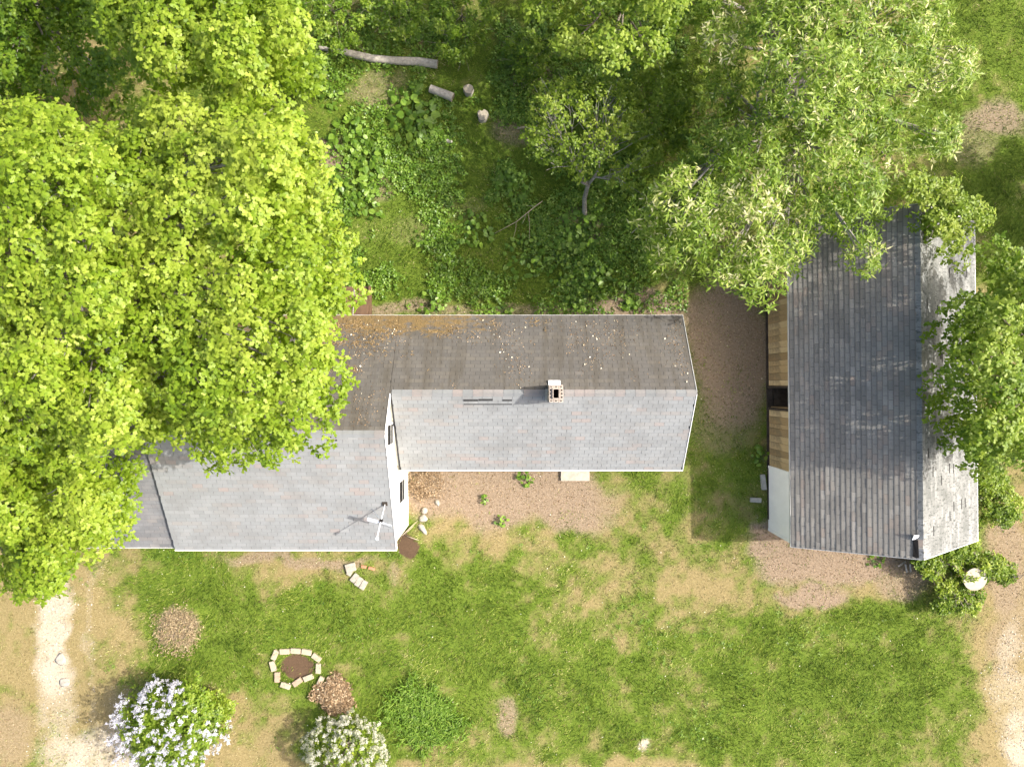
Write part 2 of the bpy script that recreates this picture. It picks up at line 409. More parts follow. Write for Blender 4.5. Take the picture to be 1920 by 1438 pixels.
def blades(name, N, area, hgt, wid, dens_fn, label, cat, lean=(.5, 1.3)):
    X = rng.uniform(area[0], area[1], N); Y = rng.uniform(area[2], area[3], N)
    g, d, s, so = masks(X, Y)
    keep = free(X, Y) & (rng.random(N) < dens_fn(X, Y, g, d, s, so))
    X, Y, g, d = X[keep], Y[keep], g[keep], d[keep]; n = len(X)
    z = ground_z(X, Y)
    tuft = fbm(X, Y, 1.6, 3, 4.0)
    swirl = fbm(X, Y, .5, 2, 9.0) * 9 + rng.normal(0, .9, n)
    clump = sstep(.5, .8, fbm(X, Y, 2.6, 3, 21.))
    L = rng.uniform(*hgt, n) * (.4 + 1.1 * tuft + .7 * clump) * (.5 + .8 * g)
    le = rng.uniform(*lean, n)
    dx, dy = np.cos(swirl) * np.sin(le) * L, np.sin(swirl) * np.sin(le) * L
    dz = np.cos(le) * L
    w = rng.uniform(*wid, n); a = rng.uniform(0, math.pi, n)
    wx, wy = np.cos(a) * w / 2, np.sin(a) * w / 2
    V = np.empty((n, 3, 3), np.float32)
    V[:, 0] = np.stack([X - wx, Y - wy, z - .005], 1); V[:, 1] = np.stack([X + wx, Y + wy, z - .005], 1)
    V[:, 2] = np.stack([X + dx, Y + dy, z + dz], 1)
    tint = np.clip(.02 + 1.1 * rng.random(n) * (.3 + 1.2 * fbm(X, Y, 1.1, 4, 12.)) - .22 * sstep(.6, 1.0, g) + .5 * (fbm(X, Y, 3.3, 3, 15.) - .5), 0, 1)
    gg = np.clip(sstep(.08, .80, g + rng.normal(0, .27, n)), 0, 1)
    me = np_mesh(name, V.reshape(-1, 3), [np.arange(3 * n).reshape(n, 3)], np.repeat(tint, 3), {'g': np.repeat(gg, 3)})
    o = link_mesh(name, me, M['blade']); tag(o, label, cat, kind='stuff'); return o
blades('lawn_grass', 620000, (-19.3, 19.3, -14.6, 14.6), (.06, .15), (.014, .03),
       lambda X, Y, g, d, s, so: (.35 + .65 * g) * (1 - .93 * d) * (1 - .93 * s) * (1 - so),
       'short patchy green and tan grass covering the yard', 'grass')

def scatter_quads(name, n, pos_fn, size, mat, label, cat, tilt=.5, aspect=.6):
    X, Y, Z = pos_fn(n); n = len(X)
    a = rng.uniform(0, 2 * math.pi, n); L = rng.uniform(*size, n)
    d = np.stack([np.cos(a), np.sin(a), rng.normal(0, tilt, n)], 1); d /= np.linalg.norm(d, axis=1)[:, None]
    b = np.stack([-np.sin(a), np.cos(a), rng.normal(0, tilt, n)], 1)
    c = np.stack([X, Y, Z], 1)
    d = d * (L / 2)[:, None]; b = b * (L * aspect / 2)[:, None]
    V = np.stack([c - d, c + b, c + d, c - b], 1).reshape(-1, 3)
    me = np_mesh(name, V, [np.arange(4 * n).reshape(n, 4)], np.repeat(rng.random(n), 4))
    o = link_mesh(name, me, mat); tag(o, label, cat, kind='stuff'); return o
def litter_pos(n):
    X = rng.uniform(-19, 19, n); Y = rng.uniform(-14.3, 14.3, n)
    g, d, s, so = masks(X, Y)
    k = free(X, Y) & (rng.random(n) < np.clip(d * .95 + .035, 0, 1) * (1 - s) * (1 - .8 * so))
    return X[k], Y[k], ground_z(X[k], Y[k]) + .015
scatter_quads('leaf_litter', 150000, litter_pos, (.02, .06), M['litter'], 'dry brown leaf litter scattered over the bare soil', 'leaf litter')
def petal_pos(n):
    X = rng.uniform(-16, 17.5, n); Y = rng.uniform(-13.5, 3, n); k = free(X, Y)
    return X[k], Y[k], ground_z(X[k], Y[k]) + .05
scatter_quads('fallen_petals', 420, petal_pos, (.02, .05), M['speck'], 'tiny pale petals and flecks strewn over the lawn', 'petals', .3, .8)

def gravel_pos(n):
    X = rng.uniform(-19, 19, n); Y = rng.uniform(-14.3, -3.5, n); g, d, s_, so = masks(X, Y)
    k = free(X, Y) & (rng.random(n) < np.clip(s_ * .9 - .1, 0, 1)); return X[k], Y[k], ground_z(X[k], Y[k]) + .012
t = NT('gravel'); t.color(t.ramp(t.attr('tint'), [(0, (.20, .16, .12)), (.5, (.36, .31, .25)), (1, (.55, .51, .44))])); M['gravel'] = t.m
scatter_quads('loose_gravel', 90000, gravel_pos, (.02, .06), M['gravel'], 'loose pale gravel over the worn driveway strips', 'gravel', .4, .8)

# ------------------------------------------------------------------ roofs
def slope_frame(a, b):
    """a = eave start, b = eave end ... returned unit vectors are set by the caller"""
    pass

def make_tab(t=.013, w=.297, L=.185, tint=.5):
    h = w / 2
    V = [(-h, 0, t), (h, 0, t), (h, L, .002), (-h, L, .002), (-h, 0, -.004), (h, 0, -.004)]
    return V

class Roof:
    """collects shingle tabs of several slopes; the ones that show largest become objects of their own"""
    def __init__(s, parent):
        s.parent = parent; s.tabs = []; s.var = {}
    def slope(s, o, u, v, rects, mat, exposure=.143, tabw=.305, t=.013, wear=0.0, prefer=0.0, rowv=.06):
        o = Vector([float(c) for c in o]); u = Vector(u).normalized(); v = Vector(v).normalized(); n = u.cross(v).normalized()
        for (u0, u1, v0, v1) in rects:
            rows = int(math.ceil((v1 - v0) / exposure))
            for r in range(rows):
                vv = v0 + r * exposure
                off = (r % 2) * tabw * .5 + random.uniform(-.02, .02)
                x = u0 - off
                rowt = random.uniform(-rowv, rowv)
                run = 0; base = .5
                while x < u1:
                    a, b = max(x, u0), min(x + tabw, u1)
                    x += tabw
                    if b - a < .05: continue
                    if run <= 0: run = random.choice((1, 1, 2, 3, 3)); base = random.random()
                    run -= 1
                    L = min(exposure + .045, v1 - vv)
                    if L < .03: continue
                    if wear and random.random() < wear: continue
                    tint = min(1, max(0, base * .75 + random.random() * .25 + rowt))
                    c = o + u * ((a + b) / 2) + v * vv
                    s.tabs.append((c, u, v, n, b - a, L, t * random.uniform(.8, 1.35), tint, mat, prefer))
    def build(s, n_single=300):
        full = [i for i, tb in enumerate(s.tabs) if tb[4] > .29 and tb[5] > .18 and tb[9] > 0]
        full.sort(key=lambda i: -s.tabs[i][0].z - s.tabs[i][9])
        single = set(full[:n_single])
        groups = {}
        for i, (c, u, v, n, w, L, t, tint, mat, pf) in enumerate(s.tabs):
            if i in single:
                key = (mat.name, int(tint * 11.99))
                if key not in s.var:
                    V = make_tab(.014, .297, .188)
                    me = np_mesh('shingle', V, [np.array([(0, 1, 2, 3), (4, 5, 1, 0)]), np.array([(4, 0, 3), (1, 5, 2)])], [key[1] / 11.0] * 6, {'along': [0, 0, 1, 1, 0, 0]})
                    me.materials.append(mat); s.var[key] = me
                o = bpy.data.objects.new('shingle', s.var[key]); col.objects.link(o)
                m = Matrix((u, v, n)).transposed().to_4x4(); m.translation = c
                o.parent = s.parent; o.matrix_local = m
            else:
                h = w / 2 - .004
                g = groups.setdefault(mat.name, [[], [], [], [], mat])
                b = len(g[0])
                sk = random.uniform(-.004, .004)
                for (x, y, z) in ((-h, sk, t), (h, -sk, t), (h, L, .002), (-h, L, .002), (-h, sk, -.004), (h, -sk, -.004)):
                    g[0].append(tuple(c + u * x + v * y + n * z))
                g[1] += [(b, b + 1, b + 2, b + 3), (b + 4, b + 5, b + 1, b)]
                g[2] += [(b + 4, b, b + 3), (b + 1, b + 5, b + 2)]
                g[3] += [tint] * 6
        V, Q, T, TI, mi = [], [], [], [], []
        mats = []
        for nm, g in groups.items():
            b = len(V); V += g[0]; TI += g[3]
            Q += [tuple(k + b for k in f) for f in g[1]]; T += [tuple(k + b for k in f) for f in g[2]]
            mats.append((g[4], len(g[1]), len(g[2])))
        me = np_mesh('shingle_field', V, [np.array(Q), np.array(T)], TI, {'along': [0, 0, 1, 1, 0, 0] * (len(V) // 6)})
        idx = []
        for k, (m_, q, t_) in enumerate(mats): me.materials.append(m_); idx += [k] * q
        for k, (m_, q, t_) in enumerate(mats): idx += [k] * t_
        me.polygons.foreach_set('material_index', idx)
        o = bpy.data.objects.new('shingle_field', me); col.objects.link(o); o.parent = s.parent
        tag(o, kind='stuff'); return o

def deck_quad(bm, p, n, th=.05, up=-.006):
    """slab under a slope: p = four corners (Vectors) counter-clockwise seen from above"""
    top = [bm.verts.new(q + n * up) for q in p]; bot = [bm.verts.new(q + n * (up - th)) for q in p]
    bm.faces.new(top); bm.faces.new(bot[::-1])
    for i in range(4):
        j = (i + 1) % 4; bm.faces.new((top[j], top[i], bot[i], bot[j]))

# ------------------------------------------------------------------ house (main block, ell and lower annex)
XR, XW, XA, XE = -3.69, -10.72, -13.7, 5.57        # main east rake, main west rake, annex west end, ell east rake
YR, ZR = 2.22, 2.53                                  # rear eave
YE, ZE = -.29, 4.35                                  # ell ridge
YM, ZM = -1.463, 5.20                                # main ridge
YEF, ZEF = -2.83, 2.53                               # ell front eave
YMF, ZMF = -5.29, 3.17                               # main front eave
house = empty('house', (-3.0, -1.0, 0))
tag(house, 'L-shaped white house with grey shingled roofs and chimney, darker mossy at the rear', 'house')
def H(o): return world_child(o, house)
def prism(name, prof, x0, x1, mat):
    bm = bmesh.new()
    a = [bm.verts.new((x0, y, z)) for y, z in prof]; b = [bm.verts.new((x1, y, z)) for y, z in prof]
    bm.faces.new(a[::-1]); bm.faces.new(b)
    for i in range(len(prof)):
        j = (i + 1) % len(prof); bm.faces.new((a[i], a[j], b[j], b[i]))
    bmesh.ops.recalc_face_normals(bm, faces=bm.faces[:])
    return H(bm_obj(name, bm, mat))
zrear = lambda y: ZR + (YR - y) / (YR - YE) * (ZE - ZR)
zmf = lambda y: ZMF + (y - YMF) / (YM - YMF) * (ZM - ZMF)
zef = lambda y: ZEF + (y - YEF) / (YE - YEF) * (ZE - ZEF)
wd = .09
prism('wall', [(-5.14, -.1), (2.06, -.1), (2.06, zrear(2.06) - wd), (YM, ZM - wd), (-5.14, zmf(-5.14) - wd)], XW + .07, XR - .07, M['white_wall'])
prism('wall', [(-2.68, -.1), (2.058, -.1), (2.058, zrear(2.058) - wd), (YE, ZE - wd), (-2.68, zef(-2.68) - wd)], XR - .075, XE - .07, M['white_wall'])
prism('wall', [(-5.10, -.1), (1.9, -.1), (1.9, 2.2), (YM, 4.62), (-5.10, zmf(-5.10) - .5)], XA + .07, XW + .06, M['white_wall'])

bm = bmesh.new()
def slope_pts(x0, x1, y0, z0, y1, z1):     # eave (y0,z0) to ridge (y1,z1), counter-clockwise from above
    p = [Vector((x0, y0, z0)), Vector((x1, y0, z0)), Vector((x1, y1, z1)), Vector((x0, y1, z1))]
    if y0 > y1: p = [p[1], p[0], p[3], p[2]]
    n = (p[1] - p[0]).cross(p[3] - p[0]).normalized(); return p, n
DA = .10   # the annex roof sits this much lower
for q in ((XW, XR, YMF, ZMF, YM, ZM), (XR - .005, XE, YEF, ZEF, YE, ZE), (XR + .003, XE, YR, ZR, YE, ZE), (XW, XR, YR, ZR, YM, ZM),
          (XA, XW - .01, YMF + .06, ZMF - DA, YM, ZM - DA), (XA, XW - .01, YR, ZR - DA, YM, ZM - DA)):
    deck_quad(bm, *slope_pts(*q))
roof = H(bm_obj('roof', bm, M['felt']))
# roof is in world coordinates; its children use the same local space
R = Roof(roof)
def add_slope(x0, x1, y0, z0, y1, z1, mat, prefer=0, **kw):
    p, n = slope_pts(x0, x1, y0, z0, y1, z1)
    u = p[1] - p[0]; v = p[3] - p[0]
    R.slope(p[0], u, v, [(0, u.length, 0, v.length)], mat, prefer=prefer, **kw)
add_slope(XW, XR, YMF, ZMF, YM, ZM, M['sh_light'], prefer=.01)
add_slope(XR + .05, XE, YEF, ZEF, YE, ZE, M['sh_light'], prefer=.9)
add_slope(XR + .003, XE, YR, ZR, YE, ZE, M['sh_rear'])
add_slope(XW, XR, YR, ZR, YM, ZM, M['sh_rear'])
add_slope(XA, XW - .01, YMF + .06, ZMF - DA, YM, ZM - DA, M['sh_annex'])
add_slope(XA, XW - .01, YR, ZR - DA, YM, ZM - DA, M['sh_rear'])
R.build(300)
# ridge caps
def ridge_caps(parent, x0, x1, y, z, sy0, sz0, sy1, sz1, mat, name='ridge_cap', step=.3):
    """bent cap tiles over a ridge along X"""
    key = None
    n = int((x1 - x0) / step); st = (x1 - x0) / n
    a = Vector((0, sy0, sz0)).normalized() * .13; b = Vector((0, sy1, sz1)).normalized() * .13
    mes = []
    for k in range(6):
        V = [(0, a.y, a.z + .018), (0, 0, .03), (0, b.y, b.z + .018), (st * 1.05, a.y, a.z + .010), (st * 1.05, 0, .022), (st * 1.05, b.y, b.z + .010),
             (0, a.y, a.z - .01), (0, b.y, b.z - .01)]
        me = np_mesh(name, V, [np.array([(0, 1, 4, 3), (1, 2, 5, 4)]), np.array([(6, 0, 3), (2, 7, 5)])], [random.random()] * 8, {'along': [.5] * 8})
        me.materials.append(mat); mes.append(me)
    for i in range(n):
        o = bpy.data.objects.new(name, random.choice(mes)); col.objects.link(o); o.parent = parent
        o.location = (x0 + i * st, y, z)
ridge_caps(roof, XR + .06, XE, YE, ZE + .006, YR - YE, ZR - ZE, YEF - YE, ZEF - ZE, M['sh_light'])
ridge_caps(roof, XW, XR, YM, ZM + .006, YR - YM, ZR - ZM, YMF - YM, ZMF - ZM, M['sh_light'])

def bar(name, a, b, w, h, mat, parent_fn, drop=0.0):
    a, b = Vector([float(k) for k in a]), Vector([float(k) for k in b]); d = (b - a); L = d.length; d.normalize()
    s = d.cross(Vector((0, 0, 1)));
    if s.length < 1e-3: s = Vector((1, 0, 0))
    s.normalize(); n = s.cross(d)
    rot = Matrix((d, s, n)).transposed()
    bm = bmesh.new(); box_bm(bm, (0, 0, 0), (L, w, h), rot)
    o = bm_obj(name, bm, mat)
    o.location = (a + b) / 2 + Vector((0, 0, -drop))
    if parent_fn: parent_fn(o)
    return o
bar('fascia', (XW, YMF - .012, ZMF), (XR, YMF - .012, ZMF), .035, .14, M['white_trim'], H, .05)
bar('fascia', (XR + .07, YEF - .012, ZEF), (XE, YEF - .012, ZEF), .03, .14, M['white_trim'], H, .05)
bar('fascia', (XA, YMF + .045, ZMF - DA), (XW - .01, YMF + .045, ZMF - DA), .03, .14, M['grey_trim'], H, .05)
bar('fascia', (XW, YR + .012, ZR), (XE, YR + .012, ZR), .02, .12, M['grey_trim'], H, .05)
bar('rake_board', (XR + .014, YMF, ZMF), (XR + .014, YM, ZM), .026, .15, M['white_trim'], H, .055)
bar('rake_board', (XR + .014, YM, ZM), (XR + .014, YE - .05, zrear(YE - .05)), .026, .15, M['white_trim'], H, .055)
bar('rake_board', (XE + .012, YEF, ZEF), (XE + .012, YE, ZE), .02, .14, M['white_trim'], H, .055)
bar('rake_board', (XE + .012, YE, ZE), (XE + .012, YR, ZR), .02, .14, M['grey_trim'], H, .055)
# windows in the east gable of the main block
def window_x(x, y0, y1, z0, z1, mull=0):
    w = H(box('window', (x + .012, (y0 + y1) / 2, (z0 + z1) / 2), (.05, y1 - y0, z1 - z0), M['glass']))
    for (c, sz) in (((0, 0, (z1 - z0) / 2 + .03), (.058, y1 - y0 + .12, .05)), ((0, 0, -(z1 - z0) / 2 - .03), (.10, y1 - y0 + .14, .05)),
                    ((0, (y1 - y0) / 2 + .03, 0), (.08, .06, z1 - z0 - .004)), ((0, -(y1 - y0) / 2 - .03, 0), (.08, .06, z1 - z0 - .004)), ((.018, 0, -.12 * (z1 - z0)), (.02, y1 - y0, .03))):
        f = box('frame', c, sz, M['white_trim']); f.parent = w
    return w
window_x(XR - .07, -1.86, -1.26, 3.58, 4.50)
window_x(XR - .07, -3.98, -3.28, 1.15, 2.25)
# bent stack of loose shingles / exposed felt strips
def on_plane(px, py, zf, it=6):
    z = 3.5
    for _ in range(it):
        p = P(px, py, z); z = zf(p[1])
    return P(px, py, z)
def felt_strip(px0, px1, py, w, zf, name='exposed_felt'):
    a, b = on_plane(px0, py, zf), on_plane(px1, py, zf)
    sl = math.atan2(zf(a[1] + .1) - zf(a[1]), .1)
    o = box(name, ((a + b) / 2 + np.array([0, 0, .019])), (float(b[0] - a[0]), w, .008), M['felt'], None, Matrix.Rotation(sl, 3, 'X'))
    H(o)
for a in ((869, 896, 750.5, .07), (897, 924, 749.8, .07), (942, 960, 750.5, .055), (870, 960, 758, .03)): felt_strip(*a, zef)
for r_, py in enumerate((819.5, 825.5)):
    for k in range(4): felt_strip(613 + k * 5 + r_, 616.4 + k * 5 + r_, py, .045, zmf)
# chimney: courses of bricks round a flue
ch = P(1042.5, 738, 5.0)
CX, CY = float(ch[0]), float(ch[1]); CT = 5.05; CW, CD = .42, .50
def c_add(o, par): o.parent = par; return o
bm = bmesh.new()
fw, fd = .16, .26
core = []
def ring(bm, x, y, z): return [bm.verts.new((CX + sx * x, CY + sy * y, z)) for sx, sy in ((-1, -1), (1, -1), (1, 1), (-1, 1))]
o0, o1 = ring(bm, CW / 2 - .02, CD / 2 - .02, 3.6), ring(bm, CW / 2 - .02, CD / 2 - .02, CT - .03)
i1, i0 = ring(bm, fw / 2 + .02, fd / 2 + .02, CT - .03), ring(bm, fw / 2 + .02, fd / 2 + .02, CT - .9)
for A, B in ((o0, o1), (o1, i1), (i1, i0)):
    for k in range(4): bm.faces.new((A[k], A[(k + 1) % 4], B[(k + 1) % 4], B[k]))
bm.faces.new(i0)
chim = H(bm_obj('chimney', bm, M['mortar']))
bl = .1
def brick_ring(z, shift, hgt=.06):
    out = []
    # bricks along each side: (centre, size)
    nb = 3
    for sgn in (-1, 1):
        L = CW / nb
        for k in range(nb): out.append(((CX - CW / 2 + L * (k + .5), CY + sgn * (CD / 2 - .045), z), (L - .012, .09, hgt)))
        L2 = (CD - .19) / 3
        for k in range(3): out.append(((CX + sgn * (CW / 2 - .045), CY - (CD - .19) / 2 + L2 * (k + .5), z), (.09, L2 - .012, hgt)))
    return out
for r_ in range(14):
    z = CT - .03 - r_ * .07
    for k, (c, sz) in enumerate(brick_ring(z, r_)):
        b = box('brick', c, sz, M['chim'], None, None, 0, .004); b.parent = chim
        if r_ == 0:   # core holes of the top course: flat black plates, their shade painted
            core_o = box('brick_core', (c[0], c[1], z + .0302), (min(sz[0] * .5, .06), min(sz[1] * .34, .07) if sz[0] > .1 else sz[1] * .55, .004), M['soot_hole_black'])
            if sz[0] < .1: pass
            core_o.parent = chim
fl = bmesh.new()
for (c, sz) in (((CX - fw / 2 - .012, CY, CT - .2), (.024, fd + .05, .5)), ((CX + fw / 2 + .012, CY, CT - .2), (.024, fd + .05, .5)),
                ((CX, CY - fd / 2 - .012, CT - .2), (fw - .002, .024, .498)), ((CX, CY + fd / 2 + .012, CT - .2), (fw - .002, .024, .498))):
    box_bm(fl, c, sz)
f_o = bm_obj('flue_liner', fl, M['chim']); f_o.parent = chim
s_o = box('flue', (CX, CY, CT - .42), (fw, fd, .02), M['soot_hole_black']); s_o.parent = chim
yN = CY + CD / 2
H(box('flashing', (CX, yN + .07, zrear(yN + .07) + .06), (.36, .15, .012), M['flash'], None, Matrix.Rotation(math.radians(-20), 3, 'X')))
H(box('flashing', (CX - CW / 2 - .03, CY - .06, zef(CY - .06) + .03), (.09, .46, .012), M['slabgrey'], None, Matrix.Rotation(math.atan2(1.82, 2.54), 3, 'X')))

# debris on the rear slope
def rear_pos(n):
    px = rng.uniform(600, 1290, n); py = rng.uniform(600, 800, n)
    pos = np.array([on_plane(a, b, zrear) for a, b in zip(px, py)])
    k = (pos[:, 1] > np.where(pos[:, 0] > XR, YE + .12, YM + .12)) & (pos[:, 0] < XE - .1) & (pos[:, 1] < YR - .05)
    cl = fbm(pos[:, 0], pos[:, 1], .9, 3, 2.0) + .25 * blob(px, py, 1180, 650, 110, 70, .6) + .3 * blob(px, py, 660, 660, 90, 70, .6)
    k &= rng.random(n) < sstep(.45, .85, cl)
    pos = pos[k]; return pos[:, 0], pos[:, 1], pos[:, 2] + .022
scatter_quads('roof_debris', 7000, rear_pos, (.02, .05), M['litter'], 'dry leaf crumbs lying on the dark rear roof', 'debris', .7, .7)
def rear_pet(n):
    x, y, z = rear_pos(n); return x, y, z + .01
scatter_quads('roof_petals', 300, rear_pet, (.035, .075), M['speck'], 'pale petals and droppings dotting the dark rear roof', 'petals', .6, .8)
def needle_pos(n):
    px = rng.uniform(600, 1150, n); py = rng.uniform(596, 700, n)
    pos = np.array([on_plane(a, b, zrear) for a, b in zip(px, py)])
    a = 1.5 * (fbm(pos[:, 0], pos[:, 1] * 2, 1.6, 4, 6.0) - .5) + .45 + .5 * blob(px, py, 640, 650, 90, 60, .7) + .38 * blob(px, py, 840, 608, 200, 22, .7)
    k = (pos[:, 1] < YR - .03) & (rng.random(n) < sstep(.70, 1.15, a)); pos = pos[k]
    return pos[:, 0], pos[:, 1], pos[:, 2] + .025
t = NT('needle_mat'); t.color(t.ramp(t.attr('tint'), [(0, (.12, .08, .03)), (.5, (.235, .155, .065)), (1, (.37, .27, .14))])); M['needle'] = t.m
scatter_quads('needle_drift', 8000, needle_pos, (.06, .17), M['needle'], 'orange brown needles and moss drifted along the rear eave', 'needles', .5, .12)

# ------------------------------------------------------------------ barn
BRZ = math.radians(.6)
barn = empty('barn', (12.4, .05, 0), BRZ)
tag(barn, 'long weathered plank barn with grey shingled gable roof and white door', 'barn')
BW, BE, BL = -3.27, 3.29, 5.38
ZW_, ZRB, ZE_ = 2.40, 4.25, 1.75
def slope_pts_y(x0, z0, x1, z1, y0, y1):  # eave x0 to ridge x1
    p = [Vector((x0, y1, z0)), Vector((x0, y0, z0)), Vector((x1, y0, z1)), Vector((x1, y1, z1))]
    if x0 > x1: p = [p[1], p[0], p[3], p[2]]
    n = (p[1] - p[0]).cross(p[3] - p[0]).normalized(); return p, n
bm = bmesh.new()
pw, nw = slope_pts_y(BW, ZW_, 0, ZRB, -BL, BL); pe, ne = slope_pts_y(BE, ZE_, 0, ZRB, -BL, BL)
deck_quad(bm, pw, nw); deck_quad(bm, pe, ne)
broof = bm_obj('roof', bm, M['felt'], barn)
RB = Roof(broof)
RB.slope(pw[0], pw[1] - pw[0], pw[3] - pw[0], [(0, 2 * BL, 0, (pw[3] - pw[0]).length)], M['sh_barn'], .15, .305, .017, 0, .5, .3)
RB.slope(pe[0], pe[1] - pe[0], pe[3] - pe[0], [(0, 2 * BL, 0, (pe[3] - pe[0]).length)], M['sh_worn'], .15, .305, .014, .03, 0)
RB.build(300)
# ridge caps along Y
capm = []
for k in range(6):
    a = Vector((BW, 0, ZW_ - ZRB)).normalized() * .14; b = Vector((BE, 0, ZE_ - ZRB)).normalized() * .20
    st = .3
    V = [(a.x, 0, a.z + .02), (0, 0, .034), (b.x, 0, b.z + .02), (a.x, st * 1.05, a.z + .012), (0, st * 1.05, .024), (b.x, st * 1.05, b.z + .012), (a.x, 0, a.z - .01), (b.x, 0, b.z - .01)]
    me = np_mesh('ridge_cap', V, [np.array([(0, 3, 4, 1), (1, 4, 5, 2)][::-1])[:, ::-1], np.array([(6, 0, 3), (2, 7, 5)])], [.25 + .75 * random.random()] * 8, {'along': [.5] * 8})
    me.materials.append(M['sh_worn']); capm.append(me)
for i in range(int(2 * BL / .3)):
    if 0 <= i - 1 < 1: continue                      # one cap is missing near the south end
    o = bpy.data.objects.new('ridge_cap', random.choice(capm)); col.objects.link(o); o.parent = broof
    o.location = (random.uniform(-.006, .006), -BL + i * .3, ZRB + .004)
# torn hole by missing cap, its inner dark painted on a plate; lifted flap
sl_w = math.atan2(ZRB - ZW_, -BW)
hole = box('torn_hole', (-.17, -BL + .32, ZRB - .17 * math.tan(sl_w) + .022), (.15, .52, .01), M['soot_hole_black'], broof, Matrix.Rotation(-sl_w, 3, 'Y'), 0, .02)
flap = box('lifted_flap', (-.19, -BL + .66, ZRB - .05), (.16, .2, .012), M['flash'], broof, Matrix.Rotation(math.radians(35), 3, 'X'))
# walls
xw = -3.10; TH = .03
def board_x(y0, y1, z0, z1, tint, x=xw):
    me = bpy.data.meshes.new('board'); b = bmesh.new()
    box_bm(b, (0, 0, 0), (TH, y1 - y0 - .008, z1 - z0)); b.to_mesh(me); b.free()
    a = me.attributes.new('tint', 'FLOAT', 'POINT'); a.data.foreach_set('value', [tint] * 8)
    o = link_mesh('board', me, M['board'], barn); o.location = (x + random.uniform(-.006, .006), (y0 + y1) / 2, (z0 + z1) / 2); return o
zt = ZW_ + (xw - BW) * math.tan(sl_w) - .075
y = -2.98
DOOR0, DOOR1 = -.92, -.14
while y < BL - .1:
    w = random.choice((.16, .19, .22, .25)); y1 = min(y + w, BL - .08)
    tint = random.random()
    if y1 > DOOR0 and y < DOOR1: board_x(max(y, -9), y1, 2.12, zt, tint) if False else None
    if y1 <= DOOR0 or y >= DOOR1: board_x(y, y1, .04 + random.uniform(-.03, .03), zt, tint)
    elif y < DOOR0 < y1: board_x(y, DOOR0, .04, zt, tint); board_x(DOOR0, y1, 2.08, zt, tint)
    elif y < DOOR1 < y1: board_x(y, DOOR1, 2.08, zt, tint); board_x(DOOR1, y1, .04, zt, tint)
    else: board_x(y, y1, 2.08, zt, tint)
    y = y1
for yy in (DOOR0, DOOR1): box('door_jamb', (xw - .03, yy, 1.05), (.05, .07, 2.06), M['dark_wood'], barn)
box('door_header', (xw - .03, (DOOR0 + DOOR1) / 2, 2.1), (.05, .85, .07), M['dark_wood'], barn)
box('door_leaf', (xw + .42, DOOR0 + .06, 1.03), (.72, .04, 2.0), M['board'], barn)
box('floor', (0.1, 0, .05), (6.1, 2 * BL - .3, .08), M['dark_wood'], barn)
wd_door = box('door', (xw - .03, -4.16, 1.16), (.05, 2.36, 2.30), M['door_white'], barn)
for yy in (-5.30, -3.02): box('door_stile', (xw - .062, yy, 1.16), (.02, .09, 2.28), M['door_white'], barn)
box('sill_beam', (xw + .02, .2, .03), (.2, 2 * BL - .5, .12), M['dark_wood'], barn)
box('wall', (3.12, 0, .80), (.06, 2 * BL - .16, 1.7), M['dark_wood'], barn)
for sgn in (-1, 1):
    bm = bmesh.new(); yy = sgn * (BL - .09)
    pr = [(xw + .03, 0), (3.08, 0), (3.08, ZE_ + .05), (0, ZRB - .1), (xw + .03, ZW_ - .05)]
    a = [bm.verts.new((x, yy - .025, z)) for x, z in pr]; b = [bm.verts.new((x, yy + .025, z)) for x, z in pr]
    bm.faces.new(a); bm.faces.new(b[::-1])
    for i in range(5): j = (i + 1) % 5; bm.faces.new((a[j], a[i], b[i], b[j]))
    bmesh.ops.recalc_face_normals(bm, faces=bm.faces[:]); bm_obj('wall', bm, M['dark_wood'], barn)
for (xa, za, xb, zb, m_) in ((BW, ZW_, 0, ZRB, 'grey_trim'), (0, ZRB, BE, ZE_, 'white_trim')):
    for yy in (-BL - .012, BL + .012):
        o = bar('rake_board', (xa, yy, za), (xb, yy, zb), .02, .12, M[m_], None, .05); o.parent = barn
o = bar('fascia', (BW - .012, -BL, ZW_), (BW - .012, BL, ZW_), .02, .09, M['grey_trim'], None, .035); o.parent = barn
o = bar('fascia', (BE + .012, -BL, ZE_), (BE + .012, BL, ZE_), .02, .09, M['white_trim'], None, .035); o.parent = barn

# ------------------------------------------------------------------ leaves
def half_leaf(pts, fold=.22, droop=.18):
    """pts: right-hand outline from base to tip (without them); returns vertices and two half-leaf polygons"""
    V = [(0, 0, 0)]; n = len(pts)
    V += [(x, y, -fold * x - droop * y * y) for x, y in pts]
    V += [(0, 1, -droop)]
    V += [(-x, y, -fold * x - droop * y * y) for x, y in pts]
    R_ = list(range(0, n + 2)); L_ = [0] + list(range(n + 2, 2 * n + 2)) + [n + 1]
    return np.array(V, np.float32), [R_, L_[::-1]]
LOBED = half_leaf([(.30, .24), (.13, .42), (.30, .68)])
NARROW = half_leaf([(.14, .35)], .3, .25)
OVAL = half_leaf([(.26, .22), (.28, .60)], .25, .25)
BROAD = half_leaf([(.34, .15), (.44, .45), (.26, .80)], .3, .45)

def instance(tmpl, pos, d, n, scale):
    """vectorised leaf placement: d = length direction, n = rough normal"""
    Vt, polys = tmpl
    d = d / np.linalg.norm(d, axis=1)[:, None]
    x = np.cross(d, n); x /= np.maximum(np.linalg.norm(x, axis=1), 1e-6)[:, None]
    z = np.cross(x, d)
    V = pos[:, None, :] + scale[:, None, None] * (Vt[None, :, 0, None] * x[:, None, :] + Vt[None, :, 1, None] * d[:, None, :] + Vt[None, :, 2, None] * z[:, None, :])
    k = len(Vt); b = (np.arange(len(pos)) * k)[:, None]
    return V.reshape(-1, 3), [b + np.array(p)[None, :] for p in polys], k

